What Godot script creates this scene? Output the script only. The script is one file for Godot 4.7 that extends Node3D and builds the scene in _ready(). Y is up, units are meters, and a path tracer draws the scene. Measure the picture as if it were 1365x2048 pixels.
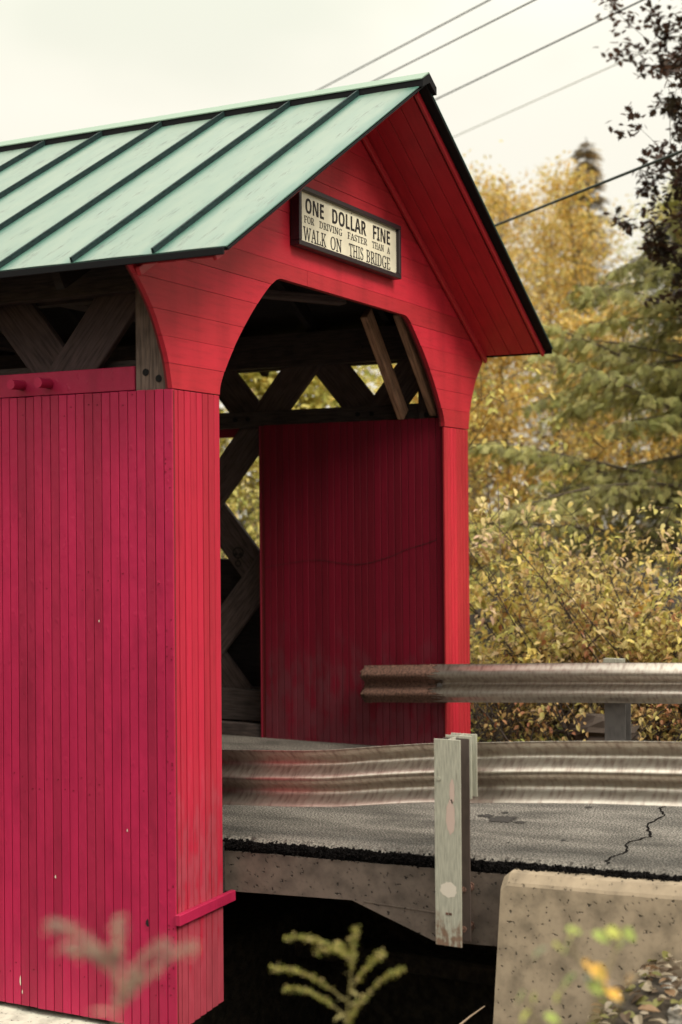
extends Node3D
# Red covered bridge portal, guard rails and autumn trees. Metres; x runs along the road away from the bridge, z across it towards the camera, y = 0 is the road at the portal.

const ZC := -2.205            # centre line of the bridge
const LEN := 11.0             # how much of the bridge is built
const PITCH := 0.0621         # board pitch of the beaded planks
const SLOPE := 0.60           # rise of the roof per metre across
var rng := RandomNumberGenerator.new()
var M := {}
var taken := {}

# ---------------------------------------------------------------- helpers
func lin(r: float, g: float, b: float) -> Color:
	return Color(r, g, b).linear_to_srgb()

func numbered(called: String) -> String:
	if not taken.has(called):
		taken[called] = 0
		return called
	taken[called] += 1
	return "%s_%03d" % [called, taken[called]]

func tag(o: Node3D, label: String, category := "", group := "") -> Node3D:
	if label: o.set_meta("label", label)
	if category: o.set_meta("category", category)
	if group: o.set_meta("group", group)
	return o

func thing(called: String, label: String, category: String, at := Vector3.ZERO, group := "") -> Node3D:
	var o := Node3D.new()
	o.name = numbered(called)
	add_child(o)
	o.position = at
	tag(o, label, category, group)
	return o

func put(called: String, mesh: Mesh, mat: Material, parent: Node3D = self, xf := Transform3D()) -> MeshInstance3D:
	var o := MeshInstance3D.new()
	o.mesh = mesh
	o.material_override = mat
	if parent == self:
		o.name = numbered(called)
	else:
		var key := str(parent.get_instance_id()) + called
		taken[key] = taken.get(key, -1) + 1
		o.name = called if taken[key] == 0 else "%s_%03d" % [called, taken[key]]
	parent.add_child(o, true)
	o.transform = xf
	return o

func structure(o: Node3D) -> Node3D:
	o.set_meta("kind", "structure")
	return o

func stuff(o: Node3D) -> Node3D:
	o.set_meta("kind", "stuff")
	return o

func begin() -> SurfaceTool:
	var st := SurfaceTool.new()
	st.begin(Mesh.PRIMITIVE_TRIANGLES)
	return st

# one triangle that faces n, whatever the order of its corners
func tri(st: SurfaceTool, a: Vector3, b: Vector3, c: Vector3, n: Vector3, ua := Vector2.ZERO, ub := Vector2.ZERO, uc := Vector2.ZERO) -> void:
	if (b - a).cross(c - a).dot(n) > 0.0:
		var t := b; b = c; c = t
		var u := ub; ub = uc; uc = u
	st.set_normal(n); st.set_uv(ua); st.add_vertex(a)
	st.set_normal(n); st.set_uv(ub); st.add_vertex(b)
	st.set_normal(n); st.set_uv(uc); st.add_vertex(c)

func quad(st: SurfaceTool, a: Vector3, b: Vector3, c: Vector3, d: Vector3, n: Vector3, ua := Vector2.ZERO, ub := Vector2.ZERO, uc := Vector2.ZERO, ud := Vector2.ZERO) -> void:
	tri(st, a, b, c, n, ua, ub, uc)
	tri(st, a, c, d, n, ua, uc, ud)

# box with chamfered edges; uv runs along its longest side in metres, from a random start
func block_into(st: SurfaceTool, s: Vector3, bevel: float, xf := Transform3D(), off := Vector2(-1, -1)) -> void:
	var h := s * 0.5
	var b := minf(bevel, minf(h.x, minf(h.y, h.z)) * 0.6)
	var long := 0
	if s.y > s[long]: long = 1
	if s.z > s[long]: long = 2
	if off.x < 0: off = Vector2(rng.randf() * 7.0, rng.randf() * 7.0)
	var P := {}
	for c in 8:
		var sg := Vector3(1 if c & 1 else -1, 1 if c & 2 else -1, 1 if c & 4 else -1)
		for a in 3:
			var p := Vector3.ZERO
			for i in 3: p[i] = sg[i] * (h[i] - (0.0 if i == a else b))
			var across := 0
			while across == a or across == long: across += 1
			var along := long
			if a == long: along = 3 - a - across
			P[c * 3 + a] = [p, off + Vector2(p[along], p[across])]
	var nb := xf.basis
	var add := func(ids: Array, n: Vector3) -> void:
		var nn := (nb * n).normalized()
		for k in range(1, ids.size() - 1):
			tri(st, xf * P[ids[0]][0], xf * P[ids[k]][0], xf * P[ids[k + 1]][0], nn, P[ids[0]][1], P[ids[k]][1], P[ids[k + 1]][1])
	for a in 3:
		var i1: int = 1 << ((a + 1) % 3)
		var i2: int = 1 << ((a + 2) % 3)
		for s0 in 2:
			var c0: int = (1 << a) * s0
			var n := Vector3.ZERO
			n[a] = 1.0 if s0 else -1.0
			add.call([c0 * 3 + a, (c0 | i1) * 3 + a, (c0 | i1 | i2) * 3 + a, (c0 | i2) * 3 + a], n)
	if b <= 0.0002: return
	for a in 3:
		var a1 := (a + 1) % 3
		var a2 := (a + 2) % 3
		for k in 4:
			var c: int = (1 << a1) * (k & 1) + (1 << a2) * (k >> 1)
			var c2: int = c | (1 << a)
			var n := Vector3.ZERO
			n[a1] = 1.0 if k & 1 else -1.0
			n[a2] = 1.0 if k >> 1 else -1.0
			add.call([c * 3 + a1, c2 * 3 + a1, c2 * 3 + a2, c * 3 + a2], n)
	for c in 8:
		add.call([c * 3, c * 3 + 1, c * 3 + 2], Vector3(1 if c & 1 else -1, 1 if c & 2 else -1, 1 if c & 4 else -1))

func block(s: Vector3, bevel := 0.004) -> ArrayMesh:
	var st := begin()
	block_into(st, s, bevel)
	return st.commit()

# a box between two corners
func slab(called: String, lo: Vector3, hi: Vector3, mat: Material, parent: Node3D = self, bevel := 0.004) -> MeshInstance3D:
	return put(called, block(hi - lo, bevel), mat, parent, Transform3D(Basis(), (lo + hi) * 0.5))

# a bar of section (w, d) from a to b; its width lies along side
func bar(called: String, a: Vector3, b: Vector3, w: float, d: float, side: Vector3, mat: Material, parent: Node3D, bevel := 0.006) -> MeshInstance3D:
	var x := (b - a).normalized()
	var z := x.cross(side).normalized()
	var y := z.cross(x).normalized()
	return put(called, block(Vector3((b - a).length(), w, d), bevel), mat, parent, Transform3D(Basis(x, y, z), (a + b) * 0.5))

# prism over a polygon given as (z, y), between two x; uv in metres
func prism_x(st: SurfaceTool, poly: PackedVector2Array, x0: float, x1: float, off := Vector2.ZERO) -> void:
	if Geometry2D.is_polygon_clockwise(poly): poly.reverse()
	var ids := Geometry2D.triangulate_polygon(poly)
	for k in range(0, ids.size(), 3):
		var a := poly[ids[k]]; var b := poly[ids[k + 1]]; var c := poly[ids[k + 2]]
		for e in [[x1, 1.0], [x0, -1.0]]:
			tri(st, Vector3(e[0], a.y, a.x), Vector3(e[0], b.y, b.x), Vector3(e[0], c.y, c.x), Vector3(e[1], 0, 0), a + off, b + off, c + off)
	for k in poly.size():
		var a := poly[k]; var b := poly[(k + 1) % poly.size()]
		if a.distance_to(b) < 0.0001: continue
		var t := (b - a).normalized()
		var n := Vector3(0, -t.x, t.y)
		if n.length() < 0.5: continue
		quad(st, Vector3(x0, a.y, a.x), Vector3(x0, b.y, b.x), Vector3(x1, b.y, b.x), Vector3(x1, a.y, a.x), n, a + off, b + off, b + off, a + off)

# round bar through points
func tube(st: SurfaceTool, pts: PackedVector3Array, radii: PackedFloat32Array, sides := 6, cap := true) -> void:
	var n := pts.size()
	var prev := Vector3(0.31, 0.2, 0.93)
	var rings := []
	var v := 0.0
	for i in n:
		var t := (pts[mini(i + 1, n - 1)] - pts[maxi(i - 1, 0)]).normalized()
		var s := (prev - t * prev.dot(t))
		if s.length() < 0.01: s = t.cross(Vector3(1, 0.3, 0))
		s = s.normalized()
		prev = s
		var u := t.cross(s)
		var ring := []
		if i > 0: v += pts[i].distance_to(pts[i - 1])
		for k in sides:
			var a := TAU * k / sides
			var d := s * cos(a) + u * sin(a)
			ring.append([pts[i] + d * radii[i], d, Vector2(v, float(k) / sides * 0.2)])
		rings.append(ring)
	for i in n - 1:
		for k in sides:
			var k2 := (k + 1) % sides
			var q := [rings[i][k], rings[i][k2], rings[i + 1][k2], rings[i + 1][k]]
			for f in [[0, 1, 2], [0, 2, 3]]:
				var a: Vector3 = q[f[0]][0]; var b: Vector3 = q[f[1]][0]; var c: Vector3 = q[f[2]][0]
				var out: Vector3 = q[f[0]][1] + q[f[1]][1] + q[f[2]][1]
				var order: Array = [f[0], f[1], f[2]] if (b - a).cross(c - a).dot(out) <= 0 else [f[0], f[2], f[1]]
				for j in order:
					st.set_normal(q[j][1]); st.set_uv(q[j][2]); st.add_vertex(q[j][0])
	if cap:
		for e in [0, n - 1]:
			var out := (pts[e] - pts[1 if e == 0 else n - 2]).normalized()
			for k in range(1, sides - 1):
				tri(st, rings[e][0][0], rings[e][k][0], rings[e][k + 1][0], out)

func rod(called: String, a: Vector3, b: Vector3, r: float, mat: Material, parent: Node3D, sides := 10) -> MeshInstance3D:
	var st := begin()
	tube(st, PackedVector3Array([a, b]), PackedFloat32Array([r, r]), sides)
	return put(called, st.commit(), mat, parent)

func smooth_pts(pts: Array, per := 6) -> PackedVector2Array:
	var c := Curve2D.new()
	for i in pts.size():
		var t: Vector2 = (pts[mini(i + 1, pts.size() - 1)] - pts[maxi(i - 1, 0)]) / 6.0
		c.add_point(pts[i], -t, t)
	var out := PackedVector2Array()
	for i in pts.size() - 1:
		for k in per: out.append(c.sample(i, float(k) / per))
	out.append(pts[-1])
	return out

# ---------------------------------------------------------------- materials
func noise(freq: float, seed_: int, stops: Array, size := 512, kind := FastNoiseLite.TYPE_SIMPLEX_SMOOTH, octaves := 4, as_normal := false, bump := 4.0) -> NoiseTexture2D:
	var f := FastNoiseLite.new()
	f.noise_type = kind
	f.frequency = freq
	f.seed = seed_
	f.fractal_octaves = octaves
	if kind == FastNoiseLite.TYPE_CELLULAR: f.cellular_return_type = FastNoiseLite.RETURN_DISTANCE
	var t := NoiseTexture2D.new()
	t.width = size; t.height = size
	t.seamless = true
	t.noise = f
	t.as_normal_map = as_normal
	t.bump_strength = bump
	if not as_normal:
		var g := Gradient.new()
		g.offsets = PackedFloat32Array(stops.map(func(s): return s[0]))
		g.colors = PackedColorArray(stops.map(func(s): return s[1] if s[1] is Color else Color(s[1], s[1], s[1])))
		t.color_ramp = g
	return t

func mat(color: Color, rough := 0.7, metal := 0.0) -> StandardMaterial3D:
	var m := StandardMaterial3D.new()
	m.albedo_color = color
	m.roughness = rough
	m.metallic = metal
	return m

func world_map(m: StandardMaterial3D, albedo: Texture2D, scale: Vector3, normal: Texture2D = null, strength := 1.0) -> void:
	m.uv1_triplanar = true
	m.uv1_world_triplanar = true
	m.uv1_scale = scale
	m.albedo_texture = albedo
	if normal:
		m.normal_enabled = true
		m.normal_texture = normal
		m.normal_scale = strength

func detail(m: StandardMaterial3D, tex: Texture2D, scale: Vector3, blend := BaseMaterial3D.BLEND_MODE_MUL) -> void:
	m.detail_enabled = true
	m.detail_albedo = tex
	m.detail_blend_mode = blend
	m.detail_uv_layer = BaseMaterial3D.DETAIL_UV_2
	m.uv2_triplanar = true
	m.uv2_world_triplanar = true
	m.uv2_scale = scale

func make_materials() -> void:
	var blotch := noise(0.008, 3, [[0.0, 0.90], [0.45, 0.98], [1.0, 1.0]], 512)
	var fibre := noise(0.02, 5, [[0.0, 0.55], [0.5, 0.85], [1.0, 1.0]], 512, FastNoiseLite.TYPE_SIMPLEX_SMOOTH, 5)
	var fibre_n := noise(0.025, 5, [], 512, FastNoiseLite.TYPE_SIMPLEX_SMOOTH, 5, true, 6.0)
	var grime := noise(0.012, 9, [[0.0, 0.84], [0.35, 0.94], [0.6, 1.0], [1.0, 1.0]], 512, FastNoiseLite.TYPE_SIMPLEX_SMOOTH, 5)
	var drips := noise(0.035, 21, [[0.0, 0.0], [0.77, 0.0], [0.86, 1.0], [1.0, 1.0]], 512, FastNoiseLite.TYPE_SIMPLEX_SMOOTH, 2)
	var specks := noise(0.11, 31, [[0.0, 1.0], [0.78, 1.0], [0.86, 1.25], [1.0, 1.3]], 512)

	var soft := noise(0.012, 9, [[0.0, 0.90], [0.35, 0.96], [0.6, 1.0], [1.0, 1.0]], 512, FastNoiseLite.TYPE_SIMPLEX_SMOOTH, 5)
	# paints: brush streaks along each board, blotches over the whole wall
	for p in [["red", Vector3(0.52, 0.025, 0.045), 0.5], ["crimson", Vector3(0.43, 0.018, 0.074), 0.45], ["darkened_red", Vector3(0.165, 0.003, 0.018), 0.6]]:  # the last, darker red puts the shade inside the portal into the paint
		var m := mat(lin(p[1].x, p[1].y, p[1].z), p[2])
		m.albedo_texture = blotch
		m.metallic_specular = 0.38
		m.uv1_scale = Vector3(0.5, 5.0, 1)
		m.normal_enabled = true
		m.normal_texture = fibre_n
		m.normal_scale = 0.12
		detail(m, soft, Vector3(0.55, 0.10, 0.55))
		M[p[0]] = m
	M.crimson.heightmap_enabled = true
	M.crimson.heightmap_texture = drips
	M.crimson.heightmap_scale = 0.12
	M.crimson.uv1_triplanar = true
	M.crimson.uv1_world_triplanar = true
	M.crimson.uv1_scale = Vector3(1.1, 0.55, 1.1)
	M.red_trim = mat(lin(0.50, 0.024, 0.042), 0.45)
	M.red_trim.normal_enabled = true
	M.red_trim.normal_texture = fibre_n
	M.red_trim.normal_scale = 0.1
	M.red_trim.uv1_scale = Vector3(0.6, 6, 1)
	M.red_back = mat(lin(0.14, 0.008, 0.012), 0.8)

	# worn pillar boards: bleached towards the splash zone, in ragged vertical streaks
	M.worn_red = M.red.duplicate()
	M.worn_red.albedo_color = lin(0.46, 0.019, 0.050)
	M.worn_red.detail_albedo = wear_image(7, Color(0.60, 0.33, 0.38), 0.24, 0.5)
	M.worn_red.detail_blend_mode = BaseMaterial3D.BLEND_MODE_MIX
	M.worn_red.uv2_scale = Vector3(0.9, 0.2083, 0.9)
	M.worn_red.uv2_offset = Vector3(0, 0.2083, 0)
	M.scuffed_red = M.darkened_red.duplicate()
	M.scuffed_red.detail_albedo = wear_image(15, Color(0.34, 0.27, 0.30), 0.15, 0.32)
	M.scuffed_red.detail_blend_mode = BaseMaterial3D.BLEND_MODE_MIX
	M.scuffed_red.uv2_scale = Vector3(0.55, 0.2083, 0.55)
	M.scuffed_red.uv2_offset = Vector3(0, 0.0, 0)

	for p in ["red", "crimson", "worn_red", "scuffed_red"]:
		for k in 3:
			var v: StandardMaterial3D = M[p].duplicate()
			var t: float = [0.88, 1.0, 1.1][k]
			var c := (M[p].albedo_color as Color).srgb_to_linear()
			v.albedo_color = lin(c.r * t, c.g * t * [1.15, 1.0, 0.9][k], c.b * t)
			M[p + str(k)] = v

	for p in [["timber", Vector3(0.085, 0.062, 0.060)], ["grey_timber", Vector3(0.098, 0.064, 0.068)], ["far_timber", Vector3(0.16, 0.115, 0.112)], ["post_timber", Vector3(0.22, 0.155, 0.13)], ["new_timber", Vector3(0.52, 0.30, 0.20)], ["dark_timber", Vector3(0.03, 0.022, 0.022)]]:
		var m := mat(lin(p[1].x, p[1].y, p[1].z), 0.85)
		m.albedo_texture = fibre
		m.uv1_scale = Vector3(0.35, 4.5, 1)
		m.normal_enabled = true
		m.normal_texture = fibre_n
		m.normal_scale = 0.5
		detail(m, grime, Vector3(0.8, 0.8, 0.8))
		M[p[0]] = m
	M.hole = mat(lin(0.006, 0.005, 0.006), 0.95)
	M.ink = mat(lin(0.012, 0.009, 0.010), 0.7)
	M.sign_board = mat(lin(0.85, 0.81, 0.66), 0.55)
	M.sign_board.albedo_texture = noise(0.01, 44, [[0.0, 0.86], [0.5, 0.97], [1.0, 1.0]], 256)
	M.sign_board.uv1_scale = Vector3(0.8, 0.8, 1)
	M.sign_frame = mat(lin(0.022, 0.014, 0.02), 0.4)

	# standing-seam roof
	M.roof = mat(Color.WHITE, 0.42)
	M.roof.albedo_texture = roof_image(5)
	M.roof.metallic_specular = 0.5
	M.roof_worn = mat(Color.WHITE, 0.45)
	M.roof_worn.albedo_texture = roof_image(77)
	M.cap_green = mat(lin(0.17, 0.26, 0.20), 0.5)
	M.seam = mat(lin(0.016, 0.036, 0.038), 0.6)  # darker than the panels: shaded fold sides and grime put into the colour
	M.seam.metallic_specular = 0.25
	M.seam.albedo_texture = fibre
	M.seam.uv1_scale = Vector3(1.5, 8, 1)
	M.dark_trim = mat(lin(0.008, 0.008, 0.010), 0.65)
	M.dark_trim.metallic_specular = 0.25

	# metal
	var steel := noise(0.014, 61, [[0.0, Color(0.76, 0.71, 0.69)], [0.35, Color(0.92, 0.89, 0.87)], [0.6, Color(0.98, 0.97, 0.95)], [1.0, Color(1.0, 1.0, 0.99)]], 512, FastNoiseLite.TYPE_SIMPLEX_SMOOTH, 5)
	M.rail = mat(lin(0.60, 0.565, 0.53), 0.42, 0.95)
	M.rail.albedo_texture = steel
	M.rail.uv1_scale = Vector3(3.5, 1.3, 1)
	M.rail.normal_enabled = true
	M.rail.normal_texture = noise(0.03, 62, [], 512, FastNoiseLite.TYPE_SIMPLEX_SMOOTH, 4, true, 5.0)
	M.rail.normal_scale = 0.025
	M.zinc = mat(lin(0.58, 0.58, 0.50), 0.5, 0.3)
	M.zinc.albedo_texture = noise(0.02, 63, [[0.0, 0.7], [0.4, 0.88], [1.0, 1.0]], 512, FastNoiseLite.TYPE_SIMPLEX_SMOOTH, 5)
	M.zinc.uv1_scale = Vector3(0.8, 9, 1)
	detail(M.zinc, wear_image(23, Color(0.45, 0.30, 0.22), 0.10, 0.8), Vector3(1.5, 0.769, 1.5), BaseMaterial3D.BLEND_MODE_MIX)
	M.zinc.uv2_offset = Vector3(0, 0.323, 0)
	M.dark_post = mat(lin(0.07, 0.05, 0.045), 0.8)  # darker tone for the rear flange of the near post
	world_map(M.dark_post, grime, Vector3(2, 1, 2))
	M.red_scuff = mat(lin(0.52, 0.40, 0.36), 0.6)
	M.pale_scuff = mat(lin(0.60, 0.55, 0.49), 0.7)
	M.post_grey = mat(lin(0.16, 0.15, 0.15), 0.6, 0.3)
	world_map(M.post_grey, grime, Vector3(2, 1, 2))
	M.rust = mat(lin(0.20, 0.105, 0.08), 0.9)
	world_map(M.rust, noise(0.03, 65, [[0.0, 0.35], [0.4, 0.75], [0.7, 1.0], [1.0, 1.0]], 512, FastNoiseLite.TYPE_SIMPLEX_SMOOTH, 5), Vector3(2.5, 2.5, 2.5), noise(0.05, 66, [], 512, FastNoiseLite.TYPE_SIMPLEX_SMOOTH, 4, true, 10.0), 0.8)

	# concrete, asphalt, earth
	var pits := noise(0.05, 71, [[0.0, 0.0], [0.165, 0.0], [0.22, 1.0], [1.0, 1.0]], 512, FastNoiseLite.TYPE_SIMPLEX_SMOOTH, 3)
	var pit_tone := noise(0.05, 71, [[0.0, 0.42], [0.165, 0.5], [0.22, 0.95], [0.5, 1.0], [1.0, 1.0]], 512, FastNoiseLite.TYPE_SIMPLEX_SMOOTH, 3)  # same noise as the pits, darkens the colour inside them
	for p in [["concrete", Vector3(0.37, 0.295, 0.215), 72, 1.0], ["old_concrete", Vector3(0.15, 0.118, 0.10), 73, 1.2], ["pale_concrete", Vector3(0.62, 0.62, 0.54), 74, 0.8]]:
		var m := mat(lin(p[1].x, p[1].y, p[1].z), 0.92)
		world_map(m, noise(0.012, p[2], [[0.0, 0.74], [0.4, 0.90], [0.7, 1.0], [1.0, 1.0]], 512, FastNoiseLite.TYPE_SIMPLEX_SMOOTH, 6), Vector3(0.9, 0.9, 0.9))
		m.heightmap_enabled = true
		m.heightmap_texture = pits
		m.heightmap_scale = 0.4 * p[3]
		detail(m, pit_tone, Vector3(0.9, 0.9, 0.9))
		M[p[0]] = m
	M.asphalt = mat(lin(0.36, 0.33, 0.30), 0.85)
	world_map(M.asphalt, noise(0.16, 81, [[0.0, 0.22], [0.38, 0.50], [0.55, 0.76], [0.68, 0.95], [1.0, 0.95]], 512, FastNoiseLite.TYPE_SIMPLEX_SMOOTH, 3), Vector3(0.75, 0.75, 0.75), noise(0.14, 82, [], 512, FastNoiseLite.TYPE_SIMPLEX_SMOOTH, 3, true, 7.0), 0.4)
	detail(M.asphalt, noise(0.012, 83, [[0.0, 0.6], [0.4, 0.84], [0.65, 1.0], [1.0, 1.0]], 512, FastNoiseLite.TYPE_SIMPLEX_SMOOTH, 5), Vector3(0.18, 0.4, 0.4))
	M.tar = mat(lin(0.016, 0.014, 0.015), 0.95)
	M.tar.metallic_specular = 0.2
	world_map(M.tar, noise(0.12, 84, [[0.0, 0.3], [0.5, 0.7], [1.0, 1.0]], 256), Vector3(3, 3, 3), noise(0.12, 85, [], 256, FastNoiseLite.TYPE_SIMPLEX_SMOOTH, 3, true, 10.0), 1.0)
	M.patch = mat(lin(0.075, 0.066, 0.064), 0.9)
	M.patch.albedo_texture = M.tar.albedo_texture
	M.patch.uv1_triplanar = true
	M.patch.uv1_world_triplanar = true
	M.patch.uv1_scale = Vector3(3, 3, 3)
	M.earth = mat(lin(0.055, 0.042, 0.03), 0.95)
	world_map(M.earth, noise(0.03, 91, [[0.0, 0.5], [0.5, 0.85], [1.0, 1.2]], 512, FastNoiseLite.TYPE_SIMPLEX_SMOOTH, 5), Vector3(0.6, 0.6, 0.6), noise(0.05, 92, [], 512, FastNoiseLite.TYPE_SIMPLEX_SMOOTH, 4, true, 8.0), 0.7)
	M.bark = mat(lin(0.075, 0.055, 0.045), 0.9)
	M.bark.albedo_texture = fibre
	M.bark.uv1_scale = Vector3(1.5, 6, 1)
	M.pale_bark = mat(lin(0.26, 0.20, 0.15), 0.9)
	M.pale_bark.albedo_texture = fibre
	M.pale_bark.uv1_scale = Vector3(1.5, 6, 1)
	M.stem = mat(lin(0.20, 0.17, 0.06), 0.8)
	M.dry_stem = mat(lin(0.34, 0.25, 0.18), 0.8)
	M.wire = mat(lin(0.014, 0.022, 0.02), 0.6)
	M.pale_wire = mat(lin(0.20, 0.21, 0.13), 0.6)
	var lf := mat(Color.WHITE, 0.6)
	lf.vertex_color_use_as_albedo = true
	lf.backlight_enabled = true
	lf.backlight = Color(0.9, 0.9, 0.9)
	M.leaf = lf
	var nd := mat(Color.WHITE, 0.75)
	nd.vertex_color_use_as_albedo = true
	nd.backlight_enabled = true
	nd.backlight = Color(0.4, 0.4, 0.4)
	M.needle = nd
	M.stone = mat(lin(0.40, 0.37, 0.33), 0.9)
	world_map(M.stone, noise(0.03, 95, [[0.0, 0.5], [0.5, 0.9], [1.0, 1.0]], 256), Vector3(3, 3, 3))

# ragged bleached wear that reaches up from the bottom of a board; the alpha says how far it covers the paint
func wear_image(seed_: int, c: Color, reach: float, most: float) -> ImageTexture:
	var f := FastNoiseLite.new(); f.seed = seed_; f.frequency = 0.02; f.fractal_octaves = 5
	var im := Image.create(256, 512, false, Image.FORMAT_RGBA8)
	for y in 512:
		var up := 1.0 - y / 512.0            # 0 at the bottom of the texture
		for x in 256:
			var n := f.get_noise_2d(x * 3.2, y * 0.7) * 0.5 + 0.5
			var n2 := f.get_noise_2d(x * 2.0 + 900.0, y * 2.0) * 0.5 + 0.5
			var a := smoothstep(0.45, 0.75, n * 0.6 + n2 * 0.5 + (reach - up) * 1.6) * smoothstep(reach * 1.9, reach * 0.6, up)
			im.set_pixel(x, y, Color(c.r * (0.85 + 0.3 * n2), c.g * (0.85 + 0.3 * n2), c.b * (0.85 + 0.3 * n2), a * most))
	return ImageTexture.create_from_image(im)

# one metal roof panel: u across, v down the slope; thin weathering scratches and green stain beside the seams
func roof_image(seed_: int) -> ImageTexture:
	var f := FastNoiseLite.new(); f.seed = seed_; f.frequency = 0.02; f.fractal_octaves = 4
	var im := Image.create(256, 1024, false, Image.FORMAT_RGB8)
	for y in 1024:
		for x in 256:
			var u := x / 256.0
			var big := f.get_noise_2d(x * 0.7, y * 0.35) * 0.5 + 0.5
			var thin := f.get_noise_2d(x * 9.0 + 300.0, y * 0.55) * 0.5 + 0.5
			var where := f.get_noise_2d(x * 0.8 + 40.0, y * 0.3 + 777.0) * 0.5 + 0.5
			var c := Color(0.385, 0.48, 0.44).lerp(Color(0.445, 0.515, 0.465), big)
			var edge := smoothstep(0.26, 0.0, minf(u, 1.0 - u) + (big - 0.5) * 0.12)
			c = c.lerp(Color(0.22, 0.39, 0.35), edge * 0.85)
			var scratch := smoothstep(0.62, 0.70, thin) * smoothstep(0.52, 0.70, where)
			c = c.lerp(Color(0.17, 0.21, 0.20), scratch * 0.85)
			im.set_pixel(x, y, c)
	return ImageTexture.create_from_image(im)

func make_sky() -> PanoramaSkyMaterial:
	# overcast: brighter overhead than at the horizon, cloud folds in pale grey-green and cream
	var f := FastNoiseLite.new(); f.seed = 12; f.frequency = 0.9; f.fractal_octaves = 5
	var w := 1024; var h := 512
	var im := Image.create(w, h, false, Image.FORMAT_RGBF)
	for y in h:
		var el := PI * (0.5 - (y + 0.5) / h)
		for x in w:
			var az := TAU * ((x + 0.5) / w - 0.5)
			var d := Vector3(sin(az) * cos(el), sin(el), -cos(az) * cos(el))
			var flat := d / (absf(d.y) + 0.22)
			var n := f.get_noise_3d(flat.x * 1.1, flat.y * 1.5, flat.z * 1.1)
			var n2 := smoothstep(-0.1, 0.4, n) * smoothstep(0.18, 0.42, d.y)
			var l := 0.59 * (1.0 + 2.1 * smoothstep(0.22, 1.0, d.y))
			var c := Vector3(1.0, 0.965, 0.845) * l
			c = c.lerp(Vector3(0.60, 0.66, 0.54) * l, n2 * 0.62)
			if d.y < 0: c = Vector3(0.35, 0.32, 0.26)
			im.set_pixel(x, y, Color(c.x, c.y, c.z))
	var s := PanoramaSkyMaterial.new()
	s.panorama = ImageTexture.create_from_image(im)
	return s

# ---------------------------------------------------------------- the ground's height
func road_y(x: float, z: float) -> float:
	return -0.015 + 0.014 * (-z - 0.6) + 0.024 * maxf(x, 0.0)

func ground_y(x: float, z: float) -> float:
	var e := smoothstep(1.6, 2.7, x)                       # road embankment on the right, ravine on the left
	var y: float
	if z > -0.62:
		var right := -0.42 - 0.10 * (x - 2.8) * 0.0 - 0.34 * smoothstep(-0.2, 1.6, z) + 0.75 * smoothstep(3.5, 7.5, z)
		var left := -2.0 + 2.0 * smoothstep(2.0, 7.0, z)
		y = lerpf(left, right, e)
		y = lerpf(y, lerpf(-0.2, -0.42, smoothstep(1.0, -1.0, z)), 0.0)
	elif z > -4.15:
		y = lerpf(-2.2, road_y(x, z) - 0.14, smoothstep(1.75, 1.95, x))
	else:
		var bank := -0.28 + 0.06 * minf(-z - 4.2, 12.0)
		var ravine := -1.9 + 0.16 * minf(-z - 4.2, 14.0)
		y = lerpf(ravine, bank, smoothstep(-2.4, 0.2, x))
	if z < -14.0: y = lerpf(y, 0.4, smoothstep(14.0, 34.0, -z))
	return y

# ---------------------------------------------------------------- leaves
func leaf_mesh(w: float, droop: float, fold: float) -> ArrayMesh:
	# a pointed oval leaf of unit length along +x, folded along its midrib
	var st := begin()
	var mid := []
	var rim := [[], []]
	for i in 5:
		var t := i / 4.0
		var y := -droop * t * t
		mid.append(Vector3(t, y, 0))
		var half: float = w * 0.5 * [0.0, 0.86, 1.0, 0.66, 0.0][i]
		for s in 2:
			rim[s].append(Vector3(t, y + fold * half, half * (1 if s else -1)))
	for s in 2:
		for i in 4:
			var a: Vector3 = mid[i]; var b: Vector3 = mid[i + 1]; var c: Vector3 = rim[s][i + 1]; var d: Vector3 = rim[s][i]
			for t in [[a, b, c], [a, c, d]]:
				var n: Vector3 = (t[1] - t[0]).cross(t[2] - t[0])
				if n.length() < 1e-6: continue
				tri(st, t[0], t[1], t[2], n.normalized() * (1.0 if n.y > 0 else -1.0))
	return st.commit()

func clump_mesh() -> ArrayMesh:
	var r := RandomNumberGenerator.new(); r.seed = 9
	var st := begin()
	for i in 34:
		var p := Vector3(r.randfn(), r.randfn() * 0.8, r.randfn()) * 0.5
		var a := Vector3(r.randf_range(-1, 1), r.randf_range(-1, 1), r.randf_range(-1, 1)).normalized() * 0.22
		var b := a.cross(Vector3(r.randf_range(-1, 1), 1, r.randf_range(-1, 1))).normalized() * 0.16
		quad(st, p - a, p + b, p + a, p - b, Vector3(0, 1, 0) if a.cross(b).y == 0 else a.cross(b).normalized() * signf(a.cross(b).y))
	return st.commit()

func lobed_leaf() -> ArrayMesh:
	var st := begin()
	var outline := [Vector2(0, 0), Vector2(0.22, 0.10), Vector2(0.24, 0.30), Vector2(0.38, 0.14), Vector2(0.50, 0.38), Vector2(0.60, 0.15), Vector2(0.74, 0.28), Vector2(0.78, 0.10), Vector2(1.0, 0.0)]
	for s: float in [1.0, -1.0]:
		for i in outline.size() - 1:
			var a: Vector2 = outline[i]; var b: Vector2 = outline[i + 1]
			tri(st, Vector3(a.x, 0, 0), Vector3(a.x, absf(a.y) * 0.25, a.y * s), Vector3(b.x, absf(b.y) * 0.25, b.y * s), Vector3.UP)
			tri(st, Vector3(a.x, 0, 0), Vector3(b.x, 0, 0), Vector3(b.x, absf(b.y) * 0.25, b.y * s), Vector3.UP)
	return st.commit()

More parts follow.
